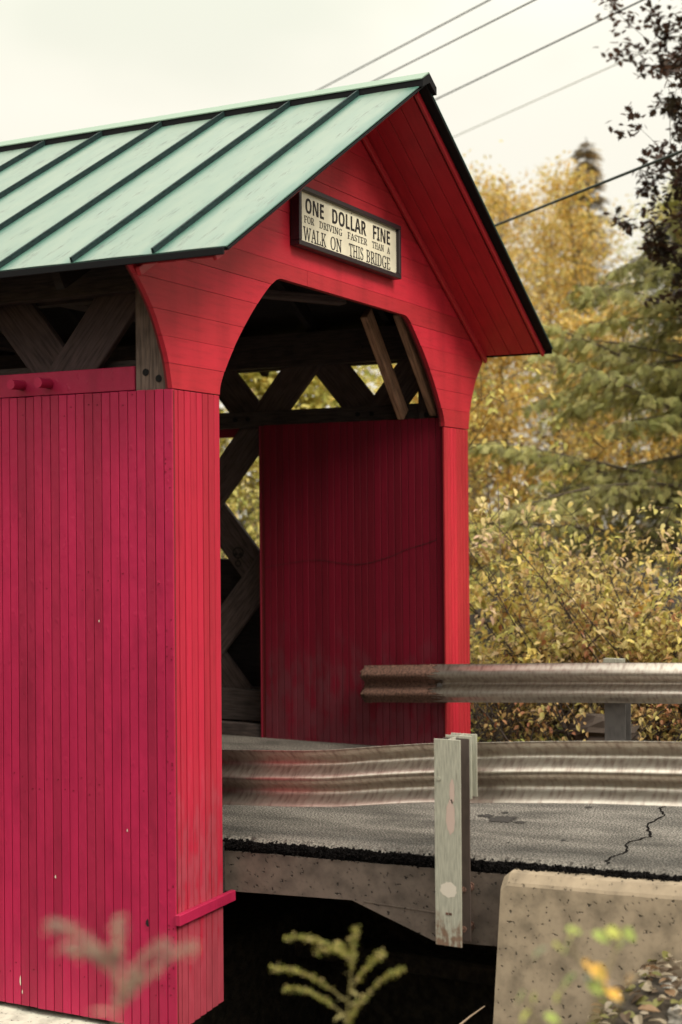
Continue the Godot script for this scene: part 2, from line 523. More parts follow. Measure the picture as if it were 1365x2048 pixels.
func spray_mesh(seed_: int, droop: float) -> ArrayMesh:
	# a flat conifer spray of unit length: a twig with side twigs, each set with needles
	var r := RandomNumberGenerator.new(); r.seed = seed_
	var st := begin()
	for k in 9:
		var t := 0.08 + 0.9 * k / 9.0
		for s: float in [-1.0, 1.0]:
			var l := 0.42 * (1.0 - t * 0.75) * r.randf_range(0.7, 1.15)
			var root := Vector3(t, -droop * t * t, 0)
			var dir := Vector3(0.62, -0.25 - droop * 0.5 * r.randf(), s * 0.8).normalized()
			for j in 4:
				var q := root + dir * l * (j + 0.6) / 4.0 + Vector3(0, -0.05 * j * j / 16.0, 0)
				for e: float in [-1.0, 1.0]:
					var nd := (dir + Vector3(0.5, r.randf_range(-0.3, 0.3), 0) + dir.cross(Vector3.UP) * e * 0.9).normalized()
					var side := nd.cross(Vector3(0, 1, 0.2)).normalized() * 0.013
					tri(st, q - side, q + side, q + nd * 0.15, nd.cross(side).normalized() if nd.cross(side).y > 0 else -nd.cross(side).normalized())
			var sd := dir.cross(Vector3.UP).normalized() * 0.008
			tri(st, root - sd, root + sd, root + dir * l, Vector3.UP)
	return st.commit()

func copies(called: String, mesh: Mesh, m: Material, where: Array, cols: PackedColorArray, parent: Node3D) -> MultiMeshInstance3D:
	var mm := MultiMesh.new()
	mm.transform_format = MultiMesh.TRANSFORM_3D
	mm.use_colors = true
	mm.mesh = mesh
	mm.instance_count = where.size()
	for i in where.size():
		mm.set_instance_transform(i, where[i])
		mm.set_instance_color(i, cols[i])
	var o := MultiMeshInstance3D.new()
	o.multimesh = mm
	o.material_override = m
	o.name = called
	parent.add_child(o, true)
	return o

func turned(at: Vector3, yaw: float, pitch: float, roll: float, s: float) -> Transform3D:
	return Transform3D(Basis.from_euler(Vector3(roll, yaw, pitch), EULER_ORDER_YXZ).scaled(Vector3(s, s, s)), at)

func pick(palette: Array) -> Color:
	var c: Vector3 = palette[rng.randi() % palette.size()]
	c *= rng.randf_range(0.75, 1.2)
	return Color(c.x, c.y, c.z)

# a wandering branch
func wander(a: Vector3, dir: Vector3, length: float, n: int, bend: Vector3, jitter: float) -> PackedVector3Array:
	var pts := PackedVector3Array([a])
	var d := dir.normalized()
	for i in n:
		d = (d + bend / n + Vector3(rng.randf_range(-1, 1), rng.randf_range(-1, 1), rng.randf_range(-1, 1)) * jitter).normalized()
		pts.append(pts[-1] + d * length / n)
	return pts

func taper(n: int, r0: float, r1: float) -> PackedFloat32Array:
	var out := PackedFloat32Array()
	for i in n: out.append(lerpf(r0, r1, float(i) / maxi(n - 1, 1)))
	return out

# broadleaf or larch-like tree in autumn colour
func autumn_tree(label: String, at: Vector3, height: float, spread: float, n_leaf: int, size: float, palette: Array, bark: Material, category := "tree", called := "autumn_tree", low := 0.15, mesh: Mesh = null, loose := 1.0, boughs := []) -> Node3D:
	var t := thing(called, label, category, at)
	var st := begin()
	var trunk := wander(Vector3(0, -0.4, 0), Vector3(0, 1, 0), height + 0.2, 9, Vector3.ZERO, 0.035)
	tube(st, trunk, taper(10, height * 0.014, height * 0.002), 7)
	put("trunk", st.commit(), bark, t)
	var lb := begin()
	var spots := []
	var n_limb := int(height * 3.4)
	for i in n_limb:
		var f := lerpf(low, 0.97, (i + rng.randf()) / n_limb)
		var p := trunk[0].lerp(trunk[9], f)
		var k := f * 9.0
		p = trunk[int(k)].lerp(trunk[mini(int(k) + 1, 9)], k - int(k))
		var az := rng.randf() * TAU
		var len := spread * pow(1.0 - f, 0.45) * rng.randf_range(0.6, 1.15) + 0.25
		var dir := Vector3(cos(az), rng.randf_range(0.25, 0.9), sin(az))
		var limb := wander(p, dir, len, 6, Vector3(0, 0.5, 0), 0.14)
		tube(lb, limb, taper(7, 0.006 * height * (1.0 - f) + 0.008, 0.004), 4, false)
		for j in range(1, 7):
			spots.append(limb[j])
			for q in 2:
				var tw := wander(limb[j], Vector3(rng.randf_range(-1, 1), rng.randf_range(-0.1, 1), rng.randf_range(-1, 1)), len * 0.3 + 0.15, 3, Vector3(0, 0.3, 0), 0.2)
				tube(lb, tw, taper(4, 0.005, 0.002), 3, false)
				spots.append(tw[2]); spots.append(tw[3])
	var xs := []
	var cs := PackedColorArray()
	for b in boughs:                                                   # long boughs: [height on the trunk, tip, leaves]
		var root := trunk[int(b[0] / height * 9.0)]
		var tip: Vector3 = b[1]
		var pts := PackedVector3Array()
		for i in 9:
			var u := i / 8.0
			pts.append(root.lerp(tip, u) + Vector3(0, 0.35 * sin(u * PI), 0) + Vector3(rng.randfn(), rng.randfn(), rng.randfn()) * 0.03)
		tube(lb, pts, taper(9, 0.028, 0.005), 5, false)
		var ends := []
		for i in 11:
			var u := 0.45 + 0.55 * i / 10.0
			var p0 := pts[int(u * 7.99)].lerp(pts[int(u * 7.99) + 1], fmod(u * 7.99, 1.0))
			var tw := wander(p0, Vector3(rng.randf_range(-1, 1), rng.randf_range(-0.7, 0.9), rng.randf_range(-1, 1)), rng.randf_range(0.2, 0.42), 4, Vector3.ZERO, 0.25)
			tube(lb, tw, taper(5, 0.006, 0.002), 3, false)
			for e in range(1, 5): ends.append(tw[e])
		for i in b[2]:
			var p: Vector3 = ends[rng.randi() % ends.size()] + Vector3(rng.randfn(), rng.randfn(), rng.randfn()) * 0.045
			xs.append(turned(p, rng.randf() * TAU, rng.randf_range(-1.2, 0.5), rng.randf_range(-0.7, 0.7), size * rng.randf_range(0.7, 1.3)))
			cs.append(pick(palette))
	put("limbs", lb.commit(), bark, t)
	var clump := {}
	for i in n_leaf:
		var s := rng.randi() % spots.size()
		if not clump.has(s): clump[s] = pick(palette)
		var p: Vector3 = spots[s] + Vector3(rng.randfn(), rng.randfn() * 0.8, rng.randfn()) * (0.07 + spread * 0.045) * loose
		xs.append(turned(p, rng.randf() * TAU, rng.randf_range(-1.2, 0.5), rng.randf_range(-0.7, 0.7), size * rng.randf_range(0.65, 1.3)))
		cs.append((clump[s] as Color).lerp(pick(palette), 0.45))
	stuff(copies("leaves", mesh if mesh else leaf_mesh(0.62, 0.18, 0.3), M.leaf, xs, cs, t))
	return t

func bush(label: String, at: Vector3, height: float, width: float, n_stem: int, n_leaf: int, size: float, palette: Array, called := "autumn_bush") -> Node3D:
	var t := thing(called, label, "bush", at)
	var st := begin()
	var spots := []
	var dirs := []
	for i in n_stem:
		var az := rng.randf_range(PI - 0.1, TAU + 0.1)      # lean away from the bridge and the road
		var base := Vector3(rng.randfn() * width * 0.28, -0.3, minf(rng.randfn() * width * 0.16, 0.3))
		var h := height * rng.randf_range(0.45, 1.05)
		var stem := wander(base, Vector3(cos(az) * 0.28, 1, sin(az) * 0.28), h, 8, Vector3(cos(az), -0.25, sin(az)) * 0.5, 0.09)
		tube(st, stem, taper(9, rng.randf_range(0.008, 0.014), 0.003), 4, false)
		for j in range(1, 9):
			for q in 3:
				var tw := wander(stem[j], Vector3(rng.randf_range(-1, 1), rng.randf_range(0.0, 0.9), rng.randf_range(-1, 1)), height * 0.13 * rng.randf_range(0.5, 1.4), 3, Vector3(0, -0.3, 0), 0.15)
				if j > 1: tube(st, tw, taper(4, 0.004, 0.0015), 3, false)
				for e in range(1, 4):
					spots.append(tw[e])
					dirs.append((tw[3] - tw[0]).normalized())
	put("stems", st.commit(), M.bark, t)
	var xs := []
	var cs := PackedColorArray()
	var clump := {}
	for i in n_leaf:
		var s := rng.randi() % spots.size()
		if spots[s].y < height * 0.16 and rng.randf() < 0.75: continue
		var key := int(s / 9.0)
		if not clump.has(key): clump[key] = pick(palette)
		var d: Vector3 = dirs[s]
		var p: Vector3 = spots[s] + Vector3(rng.randfn(), rng.randfn(), rng.randfn()) * 0.045
		if at.z + p.z > -4.62 and at.x + p.x < 0.25: continue
		var yaw := atan2(-d.z, d.x) + rng.randf_range(-1.2, 1.2)
		xs.append(turned(p, yaw, rng.randf_range(-1.1, 0.15), rng.randf_range(-0.6, 0.6), size * rng.randf_range(0.6, 1.3)))
		cs.append((clump[key] as Color).lerp(pick(palette), 0.5))
	stuff(copies("leaves", leaf_mesh(0.5, 0.25, 0.35), M.leaf, xs, cs, t))
	return t

func conifer(called: String, label: String, at: Vector3, height: float, reach: float, n_branch: int, palette: Array, size: float, low: float, droop: float, per: int) -> Node3D:
	var t := thing(called, label, "tree", at)
	var st := begin()
	var trunk := wander(Vector3(0, -0.4, 0), Vector3(0, 1, 0), height, 8, Vector3.ZERO, 0.015)
	tube(st, trunk, taper(9, height * 0.016, 0.01), 8)
	put("trunk", st.commit(), M.bark, t)
	var br := begin()
	var xs := []
	var cs := PackedColorArray()
	for i in n_branch:
		var f := lerpf(low, 0.985, pow((i + rng.randf()) / n_branch, 0.9))
		var k := f * 8.0
		var p := trunk[int(k)].lerp(trunk[mini(int(k) + 1, 8)], k - int(k))
		var az := i * 2.4 + rng.randf_range(-0.4, 0.4)
		var len := (reach * pow(1.0 - f, 1.0) + 0.08) * rng.randf_range(0.75, 1.1)
		var dir := Vector3(cos(az), lerpf(0.1, 0.9, f * f), sin(az))
		var limb := wander(p, dir, len, 7, Vector3(0, -droop, 0), 0.05)
		tube(br, limb, taper(8, 0.012 * len + 0.004, 0.004), 4, false)
		var shade := pick(palette)
		for j in range(1, 8):
			var along := (limb[j] - limb[j - 1]).normalized()
			for q in per:
				var s := 1.0 if q % 2 else -1.0
				var a := atan2(-along.z, along.x) + s * rng.randf_range(0.25, 1.1) * (0.35 if j == 7 else 1.0)
				var l := size * rng.randf_range(0.7, 1.25) * (1.15 - 0.5 * j / 7.0)
				var r0 := limb[j - 1].lerp(limb[j], rng.randf())
				xs.append(turned(r0, a, rng.randf_range(-0.55, 0.12), rng.randf_range(-0.4, 0.4), l))
				cs.append(shade.lerp(pick(palette), 0.5))
				# second order: side branchlets carry sprays of their own
				if len > 1.0:
					var r1 := r0 + Vector3(cos(a), -0.18, -sin(a)) * l * 0.75
					xs.append(turned(r1, a + rng.randf_range(-0.6, 0.6), rng.randf_range(-0.8, 0.0), rng.randf_range(-0.5, 0.5), l * 0.9))
					cs.append(shade.lerp(pick(palette), 0.5))
	put("branches", br.commit(), M.bark if called != "hemlock_tree" else M.pale_bark, t)
	stuff(copies("needles", spray_mesh(i_seed(label), 0.22), M.needle, xs, cs, t))
	return t

# hemlock: long limbs that droop at their tips, feathered on both sides with fine twigs and sprays
func hemlock(label: String, at: Vector3, height: float, reach: float, n_limb: int, palette: Array) -> Node3D:
	var t := thing("hemlock_tree", label, "tree", at)
	var st := begin()
	var trunk := wander(Vector3(0, -0.4, 0), Vector3(0, 1, 0), height, 8, Vector3.ZERO, 0.015)
	tube(st, trunk, taper(9, 0.15, 0.012), 8)
	put("trunk", st.commit(), M.bark, t)
	var br := begin()
	var xs := []
	var cs := PackedColorArray()
	for i in n_limb:
		var f := lerpf(0.17, 0.98, (i + rng.randf()) / n_limb)
		var k := f * 8.0
		var p := trunk[int(k)].lerp(trunk[mini(int(k) + 1, 8)], k - int(k))
		var az := i * 2.4 + rng.randf_range(-0.5, 0.5)
		var len := (reach * pow(1.0 - f, 0.75) * 1.12 + 0.1) * rng.randf_range(0.6, 1.05)
		var limb := wander(p, Vector3(cos(az), rng.randf_range(-0.1, 0.75), sin(az)), len, 9, Vector3(0, -rng.randf_range(0.4, 0.8), 0), 0.05)
		tube(br, limb, taper(10, 0.010 * len + 0.004, 0.003), 5, false)
		var shade := pick(palette)
		var n_tw := int(len * 13.0) + 3
		for j in n_tw:
			var u := 0.12 + 0.88 * (j + rng.randf()) / n_tw
			var q := minf(u, 0.999) * 9.0
			var root := limb[int(q)].lerp(limb[int(q) + 1], q - int(q))
			var along := (limb[int(q) + 1] - limb[int(q)]).normalized()
			var side := along.cross(Vector3.UP).normalized() * (1.0 if j % 2 else -1.0)
			var tl := len * 0.30 * (1.15 - u) + 0.16
			var tw := wander(root, along * 0.75 + side * rng.randf_range(0.5, 1.0) + Vector3(0, rng.randf_range(-0.15, 0.3), 0), tl, 4, Vector3(0, -0.55, 0), 0.1)
			tube(br, tw, taper(5, 0.004, 0.0015), 3, false)
			for e in range(0, 4):
				var d := tw[e + 1] - tw[e]
				for h in 2:
					var yaw := atan2(-d.z, d.x) + rng.randf_range(-1.3, 1.3)
					xs.append(turned(tw[e].lerp(tw[e + 1], rng.randf()), yaw, rng.randf_range(-1.25, 0.1), rng.randf_range(-0.9, 0.9), rng.randf_range(0.09, 0.17)))
					cs.append(shade.lerp(pick(palette), 0.75))
	put("branches", br.commit(), M.pale_bark, t)
	stuff(copies("needles", spray_mesh(3, 0.25), M.needle, xs, cs, t))
	return t

func i_seed(s: String) -> int:
	return s.hash() % 1000

# ================================================================ the scene
func _ready() -> void:
	rng.seed = 20

	# camera, sky, sun, exposure
	var cam := Camera3D.new()
	cam.name = "camera"
	add_child(cam)
	cam.transform = Transform3D(Basis(Vector3(0.8888, -0.0082, -0.4582), Vector3(0.0105, 0.9999, 0.0025), Vector3(0.4582, -0.0071, 0.8888)).orthonormalized(), Vector3(4.605, 1.8835, 6.8615))
	cam.near = 0.1
	cam.far = 900.0
	var lens := CameraAttributesPhysical.new()
	lens.frustum_focal_length = 33.98
	lens.frustum_focus_distance = 9.5
	lens.exposure_aperture = 0.85
	lens.exposure_shutter_speed = 100.0
	cam.attributes = lens
	cam.fov = 38.9
	cam.current = true

	var env := Environment.new()
	env.background_mode = Environment.BG_SKY
	env.sky = Sky.new()
	env.sky.sky_material = make_sky()
	env.tonemap_mode = Environment.TONE_MAPPER_LINEAR
	env.tonemap_exposure = 1.68
	env.sdfgi_enabled = true
	env.ssao_enabled = true
	env.ssil_enabled = true
	var we := WorldEnvironment.new()
	we.name = "environment"
	we.environment = env
	add_child(we)
	var sun := DirectionalLight3D.new()
	sun.name = "sun"
	sun.light_energy = 0.5
	sun.light_angular_distance = 22.0
	sun.light_color = Color(1.0, 0.95, 0.86)
	sun.shadow_enabled = true
	add_child(sun)
	sun.look_at_from_position(Vector3(10, 9.5, 3.2), Vector3(0, 0, 0))

	make_materials()
	build_ground()
	build_bridge()
	build_sign()
	build_concrete()
	build_near_rail()
	build_far_rail()
	build_wires()
	build_background()
	build_foreground()

# ---------------------------------------------------------------- ground and road
func build_ground() -> void:
	rng.seed = 101
	var xs := []
	var zs := []
	for v in [-160, -90, -55, -38, -28, -20, -15]: xs.append(float(v))
	for i in 110: xs.append(-11.0 + i * 0.2)
	for v in [12, 15, 20, 30, 45, 70, 120]: xs.append(float(v))
	for v in [-200, -140, -100, -75, -58, -45, -36, -30, -26, -22, -19, -16]: zs.append(float(v))
	for i in 118: zs.append(-14.0 + i * 0.2)
	for v in [10, 13, 18, 26, 40, 70, 120]: zs.append(float(v))
	var f := FastNoiseLite.new(); f.seed = 4; f.frequency = 0.7
	var st := begin()
	st.set_smooth_group(0)
	for j in zs.size():
		for i in xs.size():
			var y := ground_y(xs[i], zs[j])
			var inside: bool = zs[j] < -0.3 and zs[j] > -4.5 and xs[i] > 1.5
			y += f.get_noise_2d(xs[i], zs[j]) * (0.02 if inside else 0.16) - (0.0 if not inside else 0.03)
			st.add_vertex(Vector3(xs[i], y, zs[j]))
	var w := xs.size()
	for j in zs.size() - 1:
		for i in w - 1:
			var a := j * w + i
			for k in [a, a + 1, a + w, a + 1, a + w + 1, a + w]: st.add_index(k)
	st.generate_normals()
	structure(put("ground", st.commit(), M.earth))

	# the paved road: one sheet with a broken edge of its own thickness
	var rd := begin()
	var sh := begin()
	var n := 260
	var x0 := -LEN
	var x1 := 60.0
	var step := func(i: int) -> float:
		var t := float(i) / n
		return x0 + 10.6 * t / 0.12 if t < 0.12 else (-0.4 + 4.6 * (t - 0.12) / 0.68 if t < 0.80 else 4.2 + (x1 - 4.2) * pow((t - 0.80) / 0.20, 2.0))
	var e := FastNoiseLite.new(); e.seed = 8; e.frequency = 9.0; e.fractal_octaves = 3
	var lines := [-0.64, -0.66, -0.72, -1.2, -2.2, -3.2, -4.1]
	for i in n:
		var xa: float = step.call(i); var xb: float = step.call(i + 1)
		var za := -0.645 + e.get_noise_1d(xa) * 0.035; var zb := -0.645 + e.get_noise_1d(xb) * 0.035
		# rounded shoulder, then the flat
		var row := func(x: float, z: float, k: int) -> Vector3:
			if k == 0: return Vector3(x, road_y(x, z) - 0.085, z + 0.012)
			if k == 1: return Vector3(x, road_y(x, z) - 0.055 + e.get_noise_2d(x * 2.3, 5.0) * 0.018, z + 0.020 + e.get_noise_2d(x * 3.0, 9.0) * 0.022)
			if k == 2: return Vector3(x, road_y(x, z) - 0.018 + e.get_noise_2d(x * 2.3, 15.0) * 0.012, z + 0.004 + e.get_noise_2d(x * 3.0, 29.0) * 0.02)
			return Vector3(x, road_y(x, lines[k - 2]), lines[k - 2] if k > 3 else z - 0.03)
		for k in 8:
			var a: Vector3 = row.call(xa, za, k); var b: Vector3 = row.call(xb, zb, k); var c: Vector3 = row.call(xb, zb, k + 1); var d: Vector3 = row.call(xa, za, k + 1)
			var nn := (b - a).cross(d - a).normalized()
			if nn.dot(Vector3(0, 1, 0.6)) < 0: nn = -nn
			quad(sh if k < 2 else rd, a, b, c, d, nn if k < 3 else Vector3.UP)
	var road := structure(put("road", rd.commit(), M.asphalt))

	put("asphalt_edge", sh.commit(), M.tar, road)
	# black broken aggregate along the edge of the paving
	var ed := begin()
	for i in 4200:
		var x := -0.2 + 5.2 * rng.randf()
		var yy := rng.randf()
		var p := Vector3(x, road_y(x, -0.64) - 0.012 - yy * 0.07, -0.640 + 0.022 * sin(yy * PI) + rng.randfn() * 0.012)
		var s := rng.randf_range(0.005, 0.012)
		block_into(ed, Vector3(s, s * rng.randf_range(0.6, 1.0), s), 0.0, Transform3D(Basis.from_euler(Vector3(rng.randf() * 3, rng.randf() * 3, rng.randf() * 3)), p), Vector2.ZERO)
	stuff(put("broken_edge", ed.commit(), M.tar, road))

	# a crack that wanders across, and two tar patches
	var crack := smooth_pts([Vector2(2.20, -2.75), Vector2(2.23, -2.45), Vector2(2.19, -2.2), Vector2(2.26, -1.98), Vector2(2.24, -1.7), Vector2(2.33, -1.42), Vector2(2.27, -1.2), Vector2(2.31, -0.97), Vector2(2.27, -0.83), Vector2(2.30, -0.68)], 8)
	var ck := begin()
	for i in crack.size() - 1:
		var wa := 0.004 + 0.006 * absf(e.get_noise_1d(i * 0.4)) * 2.0; var wb := 0.004 + 0.006 * absf(e.get_noise_1d((i + 1) * 0.4)) * 2.0
		var ja := e.get_noise_1d(i * 0.21 + 50.0) * 0.025; var jb := e.get_noise_1d((i + 1) * 0.21 + 50.0) * 0.025
		var pa := crack[i]; var pb := crack[i + 1]
		quad(ck, Vector3(pa.x - wa + ja, road_y(pa.x, pa.y) + 0.004, pa.y), Vector3(pa.x + wa + ja, road_y(pa.x, pa.y) + 0.004, pa.y), Vector3(pb.x + wb + jb, road_y(pb.x, pb.y) + 0.004, pb.y), Vector3(pb.x - wb + jb, road_y(pb.x, pb.y) + 0.004, pb.y), Vector3.UP)
	put("crack", ck.commit(), M.tar, road)
	for pt in [[1.36, -1.60, 0.17, 0.20], [1.22, -1.66, 0.10, 0.08], [1.49, -1.54, 0.07, 0.06], [1.17, -1.50, 0.035, 0.03], [1.30, -1.78, 0.05, 0.05], [1.75, -2.1, 0.05, 0.05], [1.9, -1.15, 0.03, 0.03], [1.62, -1.0, 0.018, 0.02]]:
		var pm := begin()
		var ring := PackedVector2Array()
		for k in 40:
			var a := TAU * k / 40
			var r := 1.0 + e.get_noise_2d(cos(a) * 0.35 + pt[0] * 3.0, sin(a) * 0.35) * 0.9
			ring.append(Vector2(pt[0] + cos(a) * pt[2] * r * 0.5, pt[1] + sin(a) * pt[3] * r * 0.5))
		for k in 40:
			var a := ring[k]; var b := ring[(k + 1) % 40]
			tri(pm, Vector3(pt[0], road_y(pt[0], pt[1]) + 0.005, pt[1]), Vector3(a.x, road_y(a.x, a.y) + 0.004, a.y), Vector3(b.x, road_y(b.x, b.y) + 0.004, b.y), Vector3.UP)
		put("tar_patch", pm.commit(), M.patch, road)

# ---------------------------------------------------------------- the bridge
func outline_points() -> Array:
	return [Vector2(0.0, 2.65), Vector2(0.03, 2.78), Vector2(0.074, 2.888), Vector2(0.155, 3.04), Vector2(0.262, 3.175), Vector2(0.394, 3.30)]

func roof_under(z: float) -> float:
	return 3.262 + SLOPE * (0.4 - (z if z > ZC else 2.0 * ZC - z))

func mirror(z: float, s: int) -> float:
	return z if s == 0 else 2.0 * ZC - z

func plank_wall(owner_: Node3D, called: String, s: int, z_face: float, out: float, x_from: float, x_to: float, y0: float, y1: float, m: String, back: Material, individually_from: float) -> MeshInstance3D:
	# vertical beaded planks on a backing; out is +1 when the face looks towards +z on the near side
	var dz := 0.022 * out * (1.0 if s == 0 else -1.0)
	var zf := mirror(z_face, s)
	var lo := Vector3(x_from, y0 + 0.01, minf(zf - dz, zf - dz * 0.42))
	var hi := Vector3(x_to, y1 - 0.01, maxf(zf - dz, zf - dz * 0.42))
	var w := slab(called, lo, hi, back, owner_, 0.0)
	var rest := begin()
	var n := int((x_to - x_from) / PITCH)
	var some := false
	for i in n:
		var xb := x_to - i * PITCH
		var wd := PITCH - 0.0042 - rng.randf() * 0.0022
		var size := Vector3(wd, y1 - y0 + rng.randf_range(-0.006, 0.0), 0.02)
		var at := Vector3(xb - PITCH * 0.5, (y0 + y1) * 0.5, zf - dz * 0.45 + rng.randf_range(-0.0012, 0.0012))
		if xb > individually_from:
			put("plank", block(size, 0.0022), M[m + str(rng.randi() % 3)], w, Transform3D(Basis(), at - w.position))
		else:
			block_into(rest, size, 0.0, Transform3D(Basis(), at - w.position))
			some = true
	if some: stuff(put("far_planks", rest.commit(), M[m], w))
	return w

func build_bridge() -> void:
	rng.seed = 102
	var B := thing("covered_bridge", "red wooden covered bridge with green metal roof and lattice sides", "covered bridge")

	# portal boards: horizontal, clipped to the flared gable and to the arched opening
	var half := smooth_pts(outline_points(), 4)
	var shell := PackedVector2Array()
	for p in half: shell.append(p)
	shell.append(Vector2(ZC, roof_under(ZC) - 0.004))
	for i in range(half.size() - 1, -1, -1): shell.append(Vector2(2.0 * ZC - half[i].x, half[i].y))
	var arch_half := smooth_pts([Vector2(-0.505, 2.64), Vector2(-0.52, 2.72), Vector2(-0.605, 2.86), Vector2(-0.74, 3.03), Vector2(-0.90, 3.20), Vector2(-1.06, 3.345), Vector2(-1.17, 3.425), Vector2(-1.24, 3.452), Vector2(-1.32, 3.455)], 3)
	var hole := PackedVector2Array([Vector2(-0.505, 2.0)])
	for p in arch_half: hole.append(p)
	for i in range(arch_half.size() - 1, -1, -1): hole.append(Vector2(2.0 * ZC - arch_half[i].x, arch_half[i].y))
	hole.append(Vector2(2.0 * ZC + 0.505, 2.0))
	var sheet := begin()
	for piece in Geometry2D.clip_polygons(shell, hole):
		if not Geometry2D.is_polygon_clockwise(piece): prism_x(sheet, piece, -0.045, -0.030)
	var portal := put("portal_wall", sheet.commit(), M.red_back, B)
	var y := 2.65
	var row := 0
	while y < 4.86:
		var hgt := [0.142, 0.15, 0.145, 0.165, 0.15, 0.155, 0.19, 0.15][row % 8] as float
		var cuts := [-6.0, 2.0]
		if row == 5: cuts = [-6.0, -1.605, 2.0]
		if row == 7: cuts = [-6.0, -2.75, 2.0]
		if row == 9: cuts = [-6.0, -1.95, 2.0]
		for c in cuts.size() - 1:
			var rect := PackedVector2Array([Vector2(cuts[c] + 0.002, y + 0.0012), Vector2(cuts[c + 1] - 0.002, y + 0.0012), Vector2(cuts[c + 1] - 0.002, y + hgt - 0.0012), Vector2(cuts[c] + 0.002, y + hgt - 0.0012)])
			for piece in Geometry2D.intersect_polygons(rect, shell):
				for q in Geometry2D.clip_polygons(piece, hole):
					var st := begin()
					prism_x(st, q, -0.030, rng.randf_range(-0.002, 0.0025), Vector2(rng.randf() * 5, rng.randf() * 5))
					put("board", st.commit(), M["red" + str(rng.randi() % 3)], portal)
		y += hgt
		row += 1

	for s in 2:
		var sg := 1.0 if s == 0 else -1.0
		# the pillar at the mouth: end boards, inner lining, outer boards
		var zo := mirror(0.0, s); var zi := mirror(-0.505, s)
		var p := slab("corner_pillar", Vector3(-0.03, -0.94 if s == 0 else -0.6, minf(zo, zi) + 0.012), Vector3(-0.012, 2.64, maxf(zo, zi) - 0.012), M.red_back, B, 0.0)
		for i in 8:
			var wz := 0.505 / 8.0
			var zc := mirror(-(i + 0.5) * wz, s)
			var yb := (-1.0 + 0.035 * i / 7.0) if s == 0 else -0.6
			put("plank", block(Vector3(0.018, 2.645 - yb, wz - [0.010, 0.008, 0.006, 0.005, 0.006, 0.009, 0.006, 0.005][i]), 0.003), M[("worn_red" if s == 0 else "red") + str(rng.randi() % 3)], p, Transform3D(Basis(), Vector3(rng.randf_range(-0.012, -0.009), (2.645 + yb) * 0.5, zc) - p.position))
		plank_wall(B, "side_wall", s, 0.0, 1.0, -1.925, -0.001, -1.0 if s == 0 else -0.6, 2.65, "crimson", M.red_back, -9.0)
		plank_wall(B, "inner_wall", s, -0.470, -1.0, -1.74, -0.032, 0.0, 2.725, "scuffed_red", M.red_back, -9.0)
		if s == 0:
			var wall := B.get_node("side_wall") as Node3D
			var nl := begin()
			for i in 28:
				for yy in [2.58, 1.55, 0.35, -0.78]:
					if rng.randf() < 0.45:
						var q := Vector3(-0.03 - i * PITCH + rng.randf_range(-0.012, 0.012), yy + rng.randf_range(-0.06, 0.06), 0.0) - wall.position
						tube(nl, PackedVector3Array([q, q + Vector3(0, 0, 0.0035)]), PackedFloat32Array([0.0045, 0.003]), 6)
			for i in 6:
				for yy in [-0.55, -0.75, -0.3, 0.6, 1.2, 2.2]:
					var q := Vector3(-0.02 - 0.03 * (i % 2), yy + rng.randf_range(-0.15, 0.15), 0.0) - wall.position
					tube(nl, PackedVector3Array([q, q + Vector3(0, 0, 0.003)]), PackedFloat32Array([0.004, 0.003]), 6)
			stuff(put("nail_heads", nl.commit(), M.darkened_red, wall))
			for c in [[-0.195, -0.395, 0.011, 0.022, "hole"], [-0.192, -0.425, 0.010, 0.010, "crimson2"], [-1.12, -0.85, 0.005, 0.030, "sign_board"], [-1.105, -0.915, 0.004, 0.012, "sign_board"], [-0.52, 1.32, 0.004, 0.007, "sign_board"], [-0.85, -0.2, 0.005, 0.01, "sign_board"], [-0.33, 0.12, 0.004, 0.008, "sign_board"]]:
				var cm := begin()
				for k in 9:
					var a := TAU * k / 9; var b := TAU * (k + 1) / 9
					var ra := 0.75 + 0.5 * fmod(k * 0.37, 1.0); var rb := 0.75 + 0.5 * fmod(((k + 1) % 9) * 0.37, 1.0)
					tri(cm, Vector3.ZERO, Vector3(cos(a) * c[2] * ra, sin(a) * c[3] * ra, 0), Vector3(cos(b) * c[2] * rb, sin(b) * c[3] * rb, 0), Vector3(0, 0, 1))
				put("paint_chip", cm.commit(), M[c[4]], wall, Transform3D(Basis(), Vector3(c[0], c[1], 0.0045) - wall.position))
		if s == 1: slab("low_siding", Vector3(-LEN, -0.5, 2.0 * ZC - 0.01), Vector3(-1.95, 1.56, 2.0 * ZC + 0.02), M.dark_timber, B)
		# inner edge strip of the lining
		slab("edge_strip", Vector3(-1.755, 0.02, minf(mirror(-0.40, s), mirror(-0.476, s))), Vector3(-1.742, 2.72, maxf(mirror(-0.40, s), mirror(-0.476, s))), M.darkened_red, B)

		# lattice truss: two crossing layers of planks between chords
		var T := thing_part("lattice_truss", B)
		var shift := 0.0 if s else -0.13
